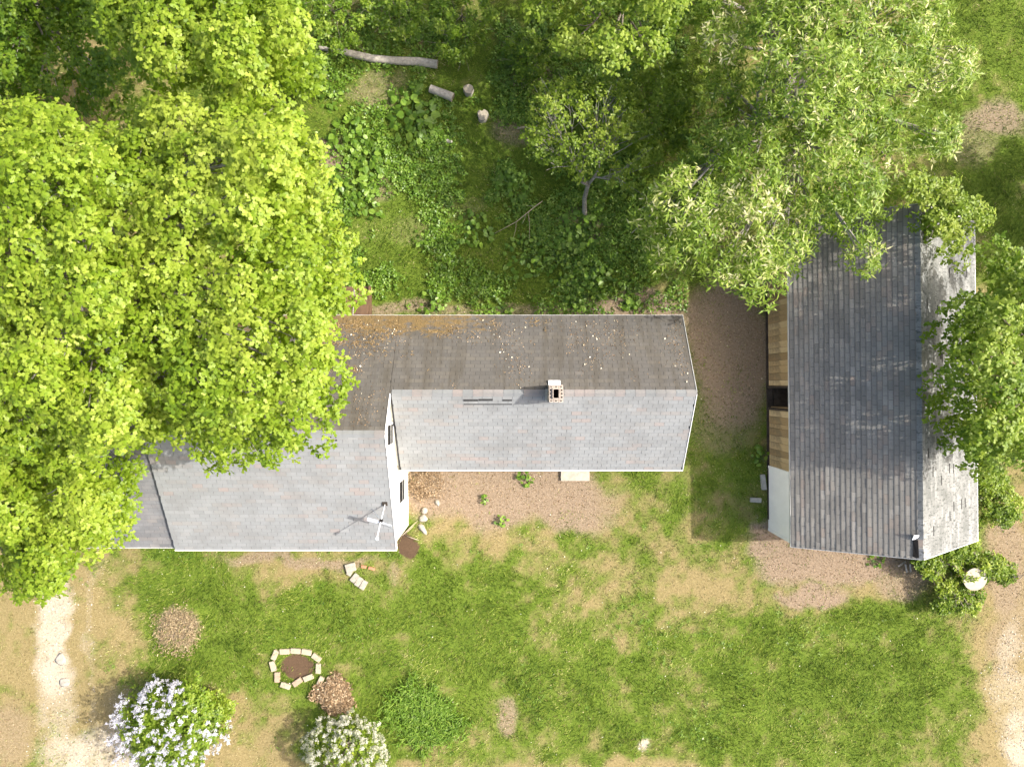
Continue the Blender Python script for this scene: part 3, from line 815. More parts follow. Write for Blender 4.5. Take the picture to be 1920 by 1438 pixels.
def rosettes(cen, ax, tint, nleaf, length, tmpl, elev=(-.2, .6), spread=1.0):
    """rings of leaves round axes; returns mesh arrays"""
    m = len(cen)
    ax = ax / np.linalg.norm(ax, axis=1)[:, None]
    ref = rng.normal(size=(m, 3)); e1 = np.cross(ax, ref); e1 /= np.linalg.norm(e1, axis=1)[:, None]; e2 = np.cross(ax, e1)
    k = nleaf
    th = (np.arange(k)[None] * 2 * math.pi / k + rng.uniform(0, 6.28, (m, 1)) + rng.normal(0, .35, (m, k)))
    el = rng.uniform(elev[0], elev[1], (m, k))
    rad = np.cos(th)[..., None] * e1[:, None] + np.sin(th)[..., None] * e2[:, None]
    d = rad * np.cos(el)[..., None] * spread + ax[:, None] * np.sin(el)[..., None]
    L = length * rng.uniform(.65, 1.2, (m, k))
    pos = cen[:, None] + d * (.12 * L)[..., None] + rng.normal(0, .18 * length, (m, k, 3))
    nn = ax[:, None] + rng.normal(0, .25, (m, k, 3))
    ti = np.clip(tint[:, None] + rng.normal(0, .13, (m, k)), 0, 1)
    V, polys, kv = instance(tmpl, pos.reshape(-1, 3), d.reshape(-1, 3), nn.reshape(-1, 3), L.ravel())
    return V, polys, np.repeat(ti.ravel(), kv)

def in_poly(px, py, poly):
    c = np.zeros(len(px), bool); n = len(poly)
    for i in range(n):
        x0, y0 = poly[i]; x1, y1 = poly[(i + 1) % n]
        c ^= ((y0 > py) != (y1 > py)) & (px < (x1 - x0) * (py - y0) / (y1 - y0 + 1e-9) + x0)
    return c
def edge_dist(px, py, poly):
    d = np.full(len(px), 1e9); n = len(poly)
    for i in range(n):
        a = np.array(poly[i], float); b = np.array(poly[(i + 1) % n], float); ab = b - a
        t_ = np.clip(((px - a[0]) * ab[0] + (py - a[1]) * ab[1]) / (ab @ ab), 0, 1)
        d = np.minimum(d, np.hypot(px - a[0] - t_ * ab[0], py - a[1] - t_ * ab[1]))
    return d

def boughs_in(poly, htop, hedge, dome, spacing, jit=.7, inset=22, tries=9000, hmin=1.0, cone=False):
    poly = [tuple(p) for p in poly]
    xs = [p[0] for p in poly]; ys = [p[1] for p in poly]
    px = rng.uniform(min(xs), max(xs), tries); py = rng.uniform(min(ys), max(ys), tries)
    k = in_poly(px, py, poly); px, py = px[k], py[k]
    ed = edge_dist(px, py, poly); k = ed > inset; px, py, ed = px[k], py[k], ed[k]
    f = np.clip(ed / dome, 0, 1)
    if not cone: f = np.sqrt(np.clip(1 - (1 - f) ** 2, 0, 1))
    h = np.maximum(hmin, hedge + (htop - hedge) * f + rng.normal(0, jit, len(px)) * .6 + jit * 1.2 * (fbm(px, py, 1 / 90., 2, htop) - .5) * 2)
    s = (CAM_H - h) / FOC
    pts = np.stack([(px - 960) * s, (719 - py) * s, h], 1)
    out = []
    for p in pts:
        if all((p[0] - q[0]) ** 2 + (p[1] - q[1]) ** 2 + .35 * (p[2] - q[2]) ** 2 > spacing ** 2 for q in out): out.append(p)
    return np.array(out)

def tree(name, label, cat, poly, base, htop, hedge, dome=170, spacing=.95, r=(.55, .95), nros=50, nleaf=7, length=.14, tmpl=LOBED, mat='maple',
         bark='grey_bark', trunk_r=.22, fork=.4, layers=1, group=None, tint=(.35, .75), jit=.7, inset=22, flat=.6, elev=(-.2, .6), extra=None, seedtint=.12, limbs=6, low=1.6, basez=0.0, sky=.9, hmin=1.0, cone=False):
    B = boughs_in(poly, htop, hedge, dome, spacing, jit, inset, hmin=hmin, cone=cone)
    if extra is not None: B = np.concatenate([B, np.array(extra, float)])
    bx = np.array([float(base[0]), float(base[1]), basez])
    root = empty(name, bx); tag(root, label, cat, group)
    allV, allP, allT = [], {}, []
    off = 0
    cens, axs, tis = [], [], []
    for L in range(layers):
        for c in B:
            rr = random.uniform(*r)
            k = int(nros * (rr / np.mean(r)) ** 2 * (1 if L == 0 else .5))
            d = rng.normal(size=(k, 3)); d /= np.linalg.norm(d, axis=1)[:, None]
            d[:, 2] = np.where(d[:, 2] < -.25, -d[:, 2], d[:, 2])
            cc = c.copy()
            if L: cc = c + np.array([random.uniform(-.6, .6), random.uniform(-.6, .6), -random.uniform(.6, low) * L])
            q = cc + d * rr * rng.uniform(.55, 1.08, (k, 1)) * np.array([1, 1, flat])
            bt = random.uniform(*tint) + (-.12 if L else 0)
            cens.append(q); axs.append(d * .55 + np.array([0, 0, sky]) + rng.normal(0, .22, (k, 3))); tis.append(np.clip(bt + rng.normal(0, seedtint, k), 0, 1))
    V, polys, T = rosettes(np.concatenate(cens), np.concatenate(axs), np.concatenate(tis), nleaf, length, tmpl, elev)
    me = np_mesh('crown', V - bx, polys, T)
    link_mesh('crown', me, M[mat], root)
    # trunk, limbs and branches
    cen = B.mean(0); hf = max(.6, fork * htop)
    F0 = np.array([bx[0] + (cen[0] - bx[0]) * .35, bx[1] + (cen[1] - bx[1]) * .35, basez + hf])
    tubes = []
    mid = bx + (F0 - bx) * .5 + np.array([random.uniform(-.1, .1), random.uniform(-.1, .1), 0])
    tubes.append(([bx - np.array([0, 0, .1]), bx + (mid - bx) * .15, mid, F0], [trunk_r * 1.35, trunk_r * 1.05, trunk_r * .9, trunk_r * .75]))
    ang = np.arctan2(B[:, 1] - F0[1], B[:, 0] - F0[0]); K = limbs
    grp = ((ang + math.pi) / (2 * math.pi) * K).astype(int) % K
    for g_ in range(K):
        S = B[grp == g_]
        if not len(S): continue
        m_ = S.mean(0); E = F0 + (m_ - F0) * .6; E[2] = max(F0[2] + .2, m_[2] - .9)
        Q = F0 + (E - F0) * .5 + np.array([random.uniform(-.25, .25), random.uniform(-.25, .25), .15])
        tubes.append(([F0 - (F0 - mid) * .1, Q, E], [trunk_r * .55, trunk_r * .42, trunk_r * .28]))
        for c in S:
            st = Q + (E - Q) * random.uniform(.2, 1.0)
            md = st + (c - st) * .55 + np.array([random.uniform(-.2, .2), random.uniform(-.2, .2), random.uniform(-.2, .1)])
            tubes.append(([st, md, c - np.array([0, 0, .05])], [trunk_r * .2, trunk_r * .13, trunk_r * .05]))
            for _ in range(3):
                dv = np.array([random.uniform(-1, 1), random.uniform(-1, 1), random.uniform(-.1, .5)])
                tubes.append(([md, (md + c) / 2 + dv * .2, c + dv * .5], [trunk_r * .08, trunk_r * .06, .006]))
    tr_o = tube_obj('trunk', [([np.array(p) - bx for p in pts], rd) for pts, rd in tubes], M[bark], root, 6, False)
    return root

g1 = 'tall trees around the yard'
tree('leafy_tree', 'huge yellow-green tree overhanging the left end of the house roof', 'tree',
     [(-200, 190), (40, 175), (150, 235), (230, 225), (300, 165), (400, 140), (520, 160), (565, 195), (600, 240), (598, 335), (640, 395), (680, 450), (670, 535), (638, 600), (626, 690), (590, 790), (565, 840), (512, 882), (470, 850), (405, 866), (350, 815), (270, 812), (215, 850), (150, 880), (-200, 870)],
     P(230, 470), 10.6, 6.6, 230, .88, (.6, .95), 76, 7, .15, LOBED, 'maple', 'grey_bark', .32, .38, 2, g1, (.40, .85), .6, 44)
tree('leafy_tree', 'yellow-green tree in the upper left, above a shaded gap', 'tree',
     [(185, -170), (600, -170), (582, 20), (598, 70), (552, 112), (525, 158), (420, 140), (330, 150), (235, 125), (165, 60)],
     P(380, -10), 9.6, 6.8, 130, .86, (.55, .85), 76, 7, .15, LOBED, 'maple', 'grey_bark', .28, .4, 2, g1, (.38, .8), .55, 40)
tree('leafy_tree', 'dark shaded green tree in the top left corner', 'tree',
     [(-200, -170), (200, -170), (185, 50), (240, 140), (200, 215), (60, 170), (-200, 180)],
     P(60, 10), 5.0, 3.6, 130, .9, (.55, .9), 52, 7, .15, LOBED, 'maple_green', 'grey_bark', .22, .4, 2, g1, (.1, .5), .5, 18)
tree('leafy_tree', 'lower yellow-green tree hanging over the driveway at the left edge', 'tree',
     [(-200, 850), (120, 862), (215, 858), (228, 900), (218, 950), (222, 1005), (180, 1028), (130, 1018), (128, 1090), (78, 1122), (24, 1088), (0, 1035), (-200, 1010)],
     P(10, 930), 8.4, 5.2, 130, .78, (.5, .75), 76, 7, .145, LOBED, 'maple', 'grey_bark', .22, .4, 2, g1, (.42, .85), .5, 26)
tree('narrow_leaf_tree', 'broad tree with narrow pale-tipped leaves reaching over the barn', 'tree',
     [(1290, -170), (1800, -170), (1765, 60), (1830, 105), (1815, 190), (1785, 300), (1700, 335), (1655, 380), (1640, 455), (1598, 462), (1555, 455), (1500, 495), (1435, 555), (1380, 535), (1292, 552), (1205, 500), (1155, 425), (1180, 340), (1270, 290), (1320, 200), (1310, 60)],
     P(1440, 200), 7.0, 4.2, 230, .9, (.55, .95), 78, 7, .19, NARROW, 'ash', 'grey_bark', .32, .36, 1, g1, (.3, .72), .6, 32, .6, (-.3, .9), [P(1620, 485, 5.0), P(1418, 520, 4.6)], .2, cone=True)
tree('young_tree', 'young yellow-green tree between the sapling and the narrow-leaved tree', 'tree',
     [(1190, 120), (1240, 100), (1310, 110), (1330, 220), (1290, 300), (1200, 330), (1170, 250), (1180, 170)],
     P(1235, 240), 2.6, 1.5, 70, .62, (.35, .6), 40, 6, .13, LOBED, 'sap', 'bark', .08, .4, 1, None, (.3, .8), .4, 14, hmin=.8)
tree('leafy_tree', 'bright green tree with shaded lower boughs at the top centre edge', 'tree',
     [(960, -170), (1330, -170), (1320, 70), (1250, 115), (1195, 150), (1130, 135), (1080, 125), (1005, 105), (1035, 45), (940, 25)],
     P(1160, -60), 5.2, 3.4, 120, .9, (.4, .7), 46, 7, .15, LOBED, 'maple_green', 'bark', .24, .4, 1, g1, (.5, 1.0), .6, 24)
tree('sapling', 'thin crooked sapling with sparse yellowish leaves in the back yard', 'tree',
     [(1000, 165), (1060, 140), (1195, 150), (1235, 250), (1195, 380), (1115, 330), (1025, 340), (985, 260)],
     P(1096, 405), 3.4, 2.0, 90, .62, (.3, .55), 20, 6, .10, OVAL, 'sap', 'grey_bark', .09, .45, 1, None, (.3, .8), .5, 14, .6, (-.3, .8), None, .15, 5)
tree('leafy_tree', 'dense green tree leaning over the east slope of the barn', 'tree',
     [(1775, 580), (1815, 530), (1870, 475), (1930, 445), (2040, 430), (2040, 890), (1860, 890), (1808, 870), (1780, 800), (1776, 700), (1758, 640)],
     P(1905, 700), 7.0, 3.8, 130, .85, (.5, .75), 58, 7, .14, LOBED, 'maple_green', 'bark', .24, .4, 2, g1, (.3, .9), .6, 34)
tree('leaning_shrub', 'light green leafy branch draped over the barn roof at its far corner', 'shrub',
     [(1690, 335), (1740, 340), (1800, 352), (1862, 385), (1850, 425), (1805, 448), (1765, 462), (1755, 430), (1735, 392), (1695, 368)],
     P(1740, 345), 4.9, 4.2, 40, .42, (.3, .45), 42, 6, .10, OVAL, 'sap', 'bark', .08, .5, 2, None, (.45, .95), .25, 10, .6, (-.3, .8), None, .12, 4, .7)
tree('leafy_tree', 'green tree beyond the right edge, shading the grass by the barn', 'tree',
     [(2400, 130), (2560, 80), (2760, 100), (2840, 260), (2700, 400), (2460, 360)],
     P(2260, 300), 7.0, 4.6, 100, .95, (.6, .9), 50, 7, .16, LOBED, 'maple_green', 'bark', .22, .4, 2, g1, (.3, .7), .6, 18)

# ------------------------------------------------------------------ shrubs and plants
def shrub(name, label, px, py, r_px, h, mat='shrub', tmpl=OVAL, length=.09, n=34, tint=(.3, .8), cat='shrub', group=None, spacing=None):
    rp = r_px; poly = [(px + rp * (1 + .18 * math.sin(3 * a + px)) * math.cos(a), py + rp * (1 + .18 * math.cos(2 * a + py)) * math.sin(a)) for a in np.linspace(0, 2 * math.pi, 15)[:-1]]
    return tree(name, label, cat, poly, P(px, py), h, h * .4, rp * .9, spacing or max(.2, .0075 * rp), (.18, .32), n, 6, length, tmpl, mat, 'bark', .03, .25, 1, group, tint, .1, 5, .7, (-.2, .8), None, .15, 5, hmin=.12)
for a in (('leftmost dark shrub along the top edge, above the long log', 632, 30, 70, 1.3), ('middle dark shrub along the top edge, above the long log', 745, 25, 62, 1.1), ('rightmost dark shrub along the top edge, above the stumps', 868, 40, 66, 1.2),
          ('small dark shrub at the left end of the long log', 568, 135, 40, 1.5), ('low shaded bush right of the round stump', 990, 110, 45, .8)):
    shrub('understory_shrub', a[0], *a[1:], mat='maple_green', length=.11, n=24, tint=(.15, .65), group='shrubs in shade along the back')
for a in (('yellow-green shrub between the pale disc and the barn gable', 1745, 1052, 30, .8), ('leafy shrub below the pale disc', 1792, 1118, 40, .7), ('shrub to the right of the pale disc', 1848, 1062, 34, .8),
          ('tall weedy shrub at the right side of the barn', 1872, 950, 42, 1.2), ('small shrub touching the barn east eave', 1850, 905, 34, 1.2), ('little shrub tuft on the bare strip by the right edge', 1885, 1075, 16, .4),
          ('shrub tucked behind the pale disc', 1800, 1030, 32, .8)):
    shrub('barn_shrub', a[0], *a[1:], group='shrubs beside the barn', tint=(.3, .9))

def leaf_plant(label, px, py, r_px, nl, size, tint=(.2, .8), h=.35):
    """clump of large leaves; every leaf is a part"""
    b = P(px, py); b[2] = float(ground_z(np.array([b[0]]), np.array([b[1]]))[0])
    root = empty('broadleaf_plant', b); tag(root, label, 'plant', 'broad-leaved plants in the back yard')
    rm = r_px * CAM_H / FOC
    for i in range(nl):
        a = random.uniform(0, 2 * math.pi); q = rm * math.sqrt(random.random()) * .92
        z = h * (1.05 - (q / rm) ** 2 * .75) + random.uniform(-.06, .06)
        o = bpy.data.objects.new('leaf', random.choice(LEAFM)); col.objects.link(o); o.parent = root
        o.location = (q * math.cos(a), q * math.sin(a), z)
        el = random.uniform(-.35, .45)
        rz = a - math.pi / 2 + random.gauss(0, .8)
        o.rotation_euler = (el, random.gauss(0, .3), rz); s_ = size * random.uniform(.7, 1.25); o.scale = (s_, s_, s_)
    # stalks
    tb = []
    for k in range(10):
        a = random.uniform(0, 6.28); tb.append(([(0, 0, -.03), (rm * .3 * math.cos(a), rm * .3 * math.sin(a), h * .5), (rm * .6 * math.cos(a), rm * .6 * math.sin(a), h * .7)], [.012, .009, .006]))
    tube_obj('stem', tb, M['broad_stem'], root, 5, False)
M['broad_stem'] = plain('green_stem', (.09, .16, .04), .2, 10)
LEAFM = []
for k in range(10):
    V, pl = half_leaf([(.30, .08), (.42 + .05 * random.random(), .38), (.34, .65), (.16, .88)], .25 + .2 * random.random(), .3 + .3 * random.random())
    me = np_mesh('leaf', V - np.array([0, .3, 0], np.float32), [np.array([p]) for p in pl], [.1 + .08 * k] * len(V)); me.materials.append(M['broad']); LEAFM.append(me)
for a in (('large dark broad-leaved clump beside the short log', 770, 222, 62, 95, .26), ('broad-leaved clump at the left, below the smaller shrub', 655, 258, 42, 50, .22),
          ('sunlit broad-leaved clump in the middle of the left row', 695, 298, 44, 55, .22), ('broad-leaved clump next to the brown bare spot', 662, 338, 42, 50, .21),
          ('broad-leaved clump at the foot of the left row, by the huge left tree', 690, 385, 38, 42, .20), ('pale young broad-leaved clump near the end of the long log', 622, 182, 28, 24, .17),
          ('broad-leaved clump left of the fallen branch', 892, 432, 40, 46, .18), ('sparse broad-leaved clump above the fallen branch', 965, 352, 40, 36, .18),
          ('broad-leaved clump under the sapling trunk', 1085, 435, 42, 46, .20), ('broad-leaved clump below the fallen branch', 985, 482, 46, 52, .18),
          ('broad-leaved clump in the centre of the shaded yard', 1050, 495, 46, 52, .18), ('broad-leaved clump nearest the narrow-leaved tree', 1112, 525, 42, 46, .19),
          ('small broad-leaved tuft on litter at the house corner', 1183, 572, 20, 16, .20), ('low leafy clump at the rear eave near the brown hatch', 812, 572, 30, 34, .15),
          ('low leafy clump at the middle of the rear eave', 938, 574, 28, 30, .14), ('leafy clump at the rear eave behind the chimney', 1085, 560, 32, 34, .16),
          ('little broad-leaved tuft alone in the shaded lawn', 795, 452, 24, 18, .16), ('leafy weeds against the barn wall by the white door', 1427, 855, 20, 22, .16),
          ('green weed growing at the front wall of the house', 985, 895, 16, 22, .14), ('small weed in the bare soil in front of the house', 910, 936, 9, 10, .11), ('weed at the edge of the bare soil and lawn', 940, 975, 13, 14, .12),
          ('weed beside the barn front gable', 1640, 1050, 18, 20, .12)):
    leaf_plant(*a, h=.3 if a[4] > 30 else .2)

def cover_pos(n):
    px = rng.uniform(590, 1290, n); py = rng.uniform(-20, 590, n)
    X = (px - 960) * CAM_H / FOC; Y = (719 - py) * CAM_H / FOC
    g, d, s, so = masks(X, Y)
    k = free(X, Y) & (rng.random(n) < sstep(.36, .60, fbm(X, Y, .8, 4, 7.0)) * (1 - .7 * d) * (.35 + .65 * sstep(560, 300, np.abs(px - 1050) + 0)))
    return X[k], Y[k]
X, Y = cover_pos(26000)
c_ = np.stack([X, Y, ground_z(X, Y) + rng.uniform(.02, .16, len(X))], 1)
V, pl, T = rosettes(c_, np.array([[0, 0, 1.]]) + rng.normal(0, .3, (len(X), 3)), np.clip(rng.normal(.45, .2, len(X)), 0, 1), 4, .095, OVAL, (-.2, .5))
o = link_mesh('ground_cover', np_mesh('ground_cover', V, pl, T), M['broad']); tag(o, 'low leafy ground cover spreading over the back yard', 'ground cover', kind='stuff')

wx_ = rng.uniform(-18, 17, 9000); wy_ = rng.uniform(-14.2, -3.2, 9000)
mg_, md_, ms_, _so = masks(wx_, wy_)
k_ = free(wx_, wy_) & (rng.random(9000) < sstep(.52, .72, fbm(wx_, wy_, .7, 4, 31.)) * mg_ * (1 - md_) * (1 - ms_))
wx_, wy_ = wx_[k_], wy_[k_]
V, pl, T = rosettes(np.stack([wx_, wy_, ground_z(wx_, wy_) + .04], 1), np.array([[0, 0, 1.]]) + rng.normal(0, .2, (len(wx_), 3)), np.clip(rng.normal(.5, .2, len(wx_)), 0, 1), 6, .085, NARROW, (0, .6))
o = link_mesh('lawn_weeds', np_mesh('lawn_weeds', V, pl, T), M['broad']); tag(o, 'low green weeds dotted through the lawn', 'weeds', kind='stuff')
# daylily clump: long arching blades
def blade_clump(name, label, px, py, r_px, n, L, cat='plant'):
    b = P(px, py); root_r = r_px * CAM_H / FOC
    a = rng.uniform(0, 6.28, n); q = root_r * np.sqrt(rng.random(n)) * (.15 + 1.6 * fbm(np.cos(a) * 2.3 + 9, np.sin(a) * 2.3 + 9, 1., 3, 2.)) * (.8 + .4 * rng.random(n)); X = q * np.cos(a); Y = q * np.sin(a) * .95
    az = rng.uniform(0, 6.28, n); Ls = L * rng.uniform(.6, 1.2, n); w = rng.uniform(.008, .016, n)
    dx, dy = np.cos(az), np.sin(az); sx, sy = -dy * w, dx * w
    o_ = np.zeros(n)
    m = lambda f, z, k: np.stack([X + dx * Ls * f + sx * k, Y + dy * Ls * f + sy * k, Ls * z], 1)
    V = np.stack([m(0, 0, -1), m(0, 0, 1), m(.3, .62, -1), m(.3, .62, 1), m(.62, .72, -.8), m(.62, .72, .8), m(.95, .45, 0)], 1).reshape(-1, 3)
    i = (np.arange(n) * 7)[:, None]
    me = np_mesh(name, V, [i + np.array([[0, 1, 3, 2]]), i + np.array([[2, 3, 5, 4]]), i + np.array([[4, 5, 6]])], np.repeat(np.clip(rng.normal(.5, .24, n), 0, 1), 7))
    o = link_mesh(name, me, M['broad']); o.location = Vector([float(k) for k in b]); tag(o, label, cat); return o
blade_clump('grass_clump', 'clump of long arching green blades on the lawn near the blossoming bush', 800, 1335, 66, 2400, .32)

# lilac: leaves plus flower panicles
def flowering(name, label, px, py, rx, h, mat_f, n_flower, fl_len, fl_w, seed, cut=None, leafmat='maple_green', leaf_n=38):
    c = P(px, py, h * .62); base = P(px, py, h * .62); base[2] = 0
    root = empty(name, base); tag(root, label, 'bush')
    r = rx * (CAM_H - h * .6) / FOC
    # leaves
    k = int(3800 * (r / 1.7) ** 2 * leaf_n / 38)
    d = rng.normal(size=(k, 3)); d /= np.linalg.norm(d, axis=1)[:, None]; d[:, 2] = np.abs(d[:, 2]) - .25
    bump_ = .58 + .75 * fbm(d[:, 0] * 2 + 5, d[:, 1] * 2 + d[:, 2], 1.4, 3, seed)
    q = d * r * (bump_ * rng.uniform(.6, 1.02, k))[:, None] * np.array([1, 1, h * .52 / r]) + np.array([0, 0, h * .5])
    V, pl, T = rosettes(q, d * .7 + np.array([0, 0, .8]) + rng.normal(0, .25, (k, 3)), np.clip(rng.normal(.6, .2, k), 0, 1), 5, .10, OVAL)
    link_mesh('foliage', np_mesh('foliage', V, pl, T), M[leafmat], root)
    # flowers: small cones of petals
    f = rng.normal(size=(n_flower, 3)); f /= np.linalg.norm(f, axis=1)[:, None]; f[:, 2] = np.abs(f[:, 2]) - .1
    if cut is not None: f = f[(f[:, 0] * cut[0] + f[:, 1] * cut[1]) < cut[2]]
    n = len(f); bump_ = .66 + .72 * fbm(f[:, 0] * 2 + 5, f[:, 1] * 2 + f[:, 2], 1.4, 3, seed)
    fc = f * r * (bump_ * rng.uniform(.93, 1.05, n))[:, None] * np.array([1, 1, h * .55 / r]) + np.array([0, 0, h * .5])
    m_ = 18
    ax = f * .6 + np.array([0, 0, .7]) + rng.normal(0, .35, (n, 3)); ax /= np.linalg.norm(ax, axis=1)[:, None]
    tpar = rng.random((n, m_)); j = rng.normal(size=(n, m_, 3)) * (fl_w * (1 - .75 * tpar))[..., None]
    pc = (fc[:, None] + ax[:, None] * (tpar * fl_len)[..., None] + j).reshape(-1, 3)
    ax2 = np.repeat(ax, m_, 0) + rng.normal(0, .6, (n * m_, 3))
    V, pl, T = rosettes(pc, ax2, np.clip(np.repeat(rng.normal(.55, .22, n), m_) + rng.normal(0, .1, n * m_), 0, 1), 3, fl_w * .85, OVAL, (-.2, .4))
    link_mesh('blossom', np_mesh('blossom', V, pl, T), M[mat_f], root)
    tb = []
    for i in range(9):
        a = random.uniform(0, 6.28); tb.append(([(.1 * math.cos(a), .1 * math.sin(a), -.05), (r * .3 * math.cos(a), r * .3 * math.sin(a), h * .35), (r * .65 * math.cos(a), r * .65 * math.sin(a), h * .7)], [.04, .028, .012]))
    tube_obj('trunk', tb, M['bark'], root, 6, False)
    return root
flowering('lilac_bush', 'round lilac bush covered in pale lavender flower clusters beside the driveway', 312, 1368, 92, 2.3, 'flower', 430, .17, .042, 2.0, (.75, .66, .80))
flowering('blossoming_bush', 'airy bush of white blossom at the bottom edge near the leaf pile', 650, 1412, 70, 1.7, 'blossom', 330, .13, .05, 5.0, None, 'shrub', 8)
shrub('low_shrub', 'low green shoots growing at the side of the lilac bush', 402, 1325, 30, .7, length=.09, tint=(.35, .8))

# ------------------------------------------------------------------ yard things
def gz(p): return float(ground_z(np.array([p[0]]), np.array([p[1]]))[0])
def slab(name, label, cat, px, py, size, ang, mat, z=None, group=None, bevel=.012, jit=.006, tilt=0.0):
    p = P(px, py); rot = Matrix.Rotation(math.radians(ang), 3, 'Z') @ Matrix.Rotation(tilt, 3, 'Y')
    o = box(name, (p[0], p[1], gz(p) + size[2] / 2 - .01 if z is None else z), size, mat, None, rot, bevel, jit)
    tag(o, label, cat, group); return o
pv = [(516.4, 1226.5, 65, 'at the upper left corner of the garden ring'), (534.7, 1220, 2, 'on the top edge of the garden ring, left of its middle'), (555.2, 1219, -3, 'at the middle of the garden ring top edge'),
      (575.6, 1221, -10, 'on the top edge of the garden ring, right of its middle'), (594, 1231.5, -35, 'at the upper right corner of the garden ring'), (597.6, 1251.3, 88, 'on the right side of the garden ring'),
      (602, 1275, 65, 'standing apart at the lower right, against the leaf pile'), (578.9, 1269, 22, 'on the bottom edge of the garden ring, right side'), (558.4, 1277, 35, 'on the bottom edge of the garden ring, tilted in the middle'),
      (536.2, 1283.6, -18, 'at the lower left corner of the garden ring'), (520.7, 1268, 90, 'on the left side of the garden ring, lower one'), (512.5, 1247.4, 105, 'on the left side of the garden ring, upper one')]
for i, (x, y, a, lb) in enumerate(pv):
    br = i in (8, 10)
    slab('paver', ('brownish ' if br else 'pale ') + 'paver block ' + lb, 'paver', x, y, (.365, .19, .10), a, M['paver2' if br else 'paver'], None, 'paver blocks edging the garden ring')
slab('stone_block', 'square pale stone block in the grass near the red brick', 'stone', 658, 1063, (.36, .30, .12), 15, M['stone'])
slab('stone_block', 'small pale stone under the square block in the grass', 'stone', 656, 1073, (.2, .18, .10), 60, M['stone'])
for i, (x, y, lb) in enumerate(((665, 1083, 'upper left one of the leaning row'), (673, 1090, 'middle one of the leaning row'), (682, 1096, 'lower right one of the leaning row'))):
    slab('stone_block', 'flat pale stone in the grass, ' + lb, 'stone', x, y, (.20, .34, .09), -38 + 4 * i, M['stone'], None, 'leaning row of pale stones')
slab('red_brick', 'red brick lying in the grass beside the square stone', 'brick', 682, 1062, (.20, .10, .07), -8, M['brick'])
slab('red_brick', 'second red brick in line, farther from the square stone', 'brick', 697, 1065, (.24, .10, .07), -14, M['brick'])
def rock(name, label, cat, px, py, r, mat, sz=(1, 1, .6), seed=0, z=None):
    bm = bmesh.new(); bmesh.ops.create_icosphere(bm, subdivisions=2, radius=1)
    rr = random.Random(seed)
    ph = [rr.uniform(0, 6) for _ in range(4)]
    for v in bm.verts:
        k = 1 + .16 * math.sin(3 * v.co.x + ph[0]) + .14 * math.sin(4 * v.co.y + ph[1]) + .1 * math.sin(5 * v.co.z + ph[2])
        v.co = Vector((v.co.x * sz[0], v.co.y * sz[1], v.co.z * sz[2])) * r * k
    p = P(px, py); o = bm_obj(name, bm, mat, None, True); o.location = (float(p[0]), float(p[1]), gz(p) + r * sz[2] * .45 if z is None else z); o.rotation_euler = (0, 0, rr.uniform(0, 6))
    tag(o, label, cat); return o
rock('pale_rock', 'pale rock near the white wall, top of the short row', 'rock', 797, 957, .13, M['stone'], (1, .8, .6), 1)
rock('pale_rock', 'pale rock near the white wall, middle of the short row', 'rock', 794, 971, .14, M['stone'], (.9, 1, .6), 2)
rock('pale_rock', 'long pale rock at the dark soil patch beside the house', 'rock', 792.5, 991, .16, M['stone'], (.7, 1.25, .5), 3)
rock('pale_rock', 'small pale rock on the brown leaf litter by the wall', 'rock', 820, 942, .09, M['stone'], (1, 1.3, .6), 4)
rock('pale_rock', 'pale block standing below the large leafy clump', 'rock', 840, 266, .14, M['stone'], (.5, 1.2, .6), 5)
rock('driveway_stone', 'flat whitish stone at the lower end of the gravel strip', 'rock', 121, 1279, .2, M['stone'], (.9, .8, .10), 6)
rock('driveway_stone', 'flat whitish stone in the middle of the gravel strip', 'rock', 113, 1236, .26, M['stone'], (.9, .9, .08), 7)
slab('wood_chunk', 'pale split wood chunk on the sunny bare spot, right one', 'wood', 1003, 242, (.30, .11, .09), 40, M['cutwood'])
slab('wood_chunk', 'pale split wood chunk on the sunny bare spot, lower one', 'wood', 1009, 257, (.34, .12, .09), -25, M['cutwood'])
slab('wood_chunk', 'thin pale split wood piece on the sunny bare spot, left one', 'wood', 976, 240, (.32, .07, .06), 5, M['cutwood'])
# sticks beside the house corner
for i, (a, b, lb) in enumerate((((752, 1004), (783, 976), 'longest'), ((756, 1003), (776, 985), 'middle'), ((760, 1003), (786, 1011), 'lowest'), ((748, 1008), (768, 990), 'nearest the wall'))):
    pa, pb = P(*a), P(*b); pa[2] = .05; pb[2] = .09 + .02 * i
    o = tube_obj('dry_stick', [([pa, (pa + pb) / 2 + np.array([0, 0, .03]), pb], [.014, .018, .01])], M['twig'], None, 6)
    tag(o, 'dry stick leaning at the white house corner, the ' + lb + ' one', 'stick', 'dry sticks at the house corner')
# logs and stumps
def log(name, label, pts, rad, mat=M['greywood'], endmat=M['cutwood']):
    q = [P(*p) for p in pts]; b = q[0].copy()
    for i, p in enumerate(q): p[2] = rad[i] * .8
    root = empty(name, b); tag(root, label, 'log')
    q = [p - b for p in q]
    bmv, bmf = [], []
    tube_data(q, rad, 12, bmv, bmf)
    bmv = [v + Vector((0, 0, random.uniform(-.012, .012))) for v in bmv]
    me = bpy.data.meshes.new('bark'); me.from_pydata([tuple(v) for v in bmv], [], bmf); me.update(); link_mesh('bark', me, mat, root, True)
    for idx, sgn in ((0, -1), (len(q) - 1, 1)):
        vs_ = bmv[idx * 12:(idx + 1) * 12]; me = bpy.data.meshes.new('cut_end')
        me.from_pydata([tuple(v) for v in vs_], [], [tuple(range(12))[::sgn]]); me.update(); link_mesh('cut_end', me, endmat, root)
    return root
log('fallen_log', 'long grey fallen log lying across the shaded back yard', [(600, 92), (636, 97), (668, 106), (700, 113), (740, 117), (785, 119), (821, 124)], [.07, .10, .13, .135, .14, .15, .15])
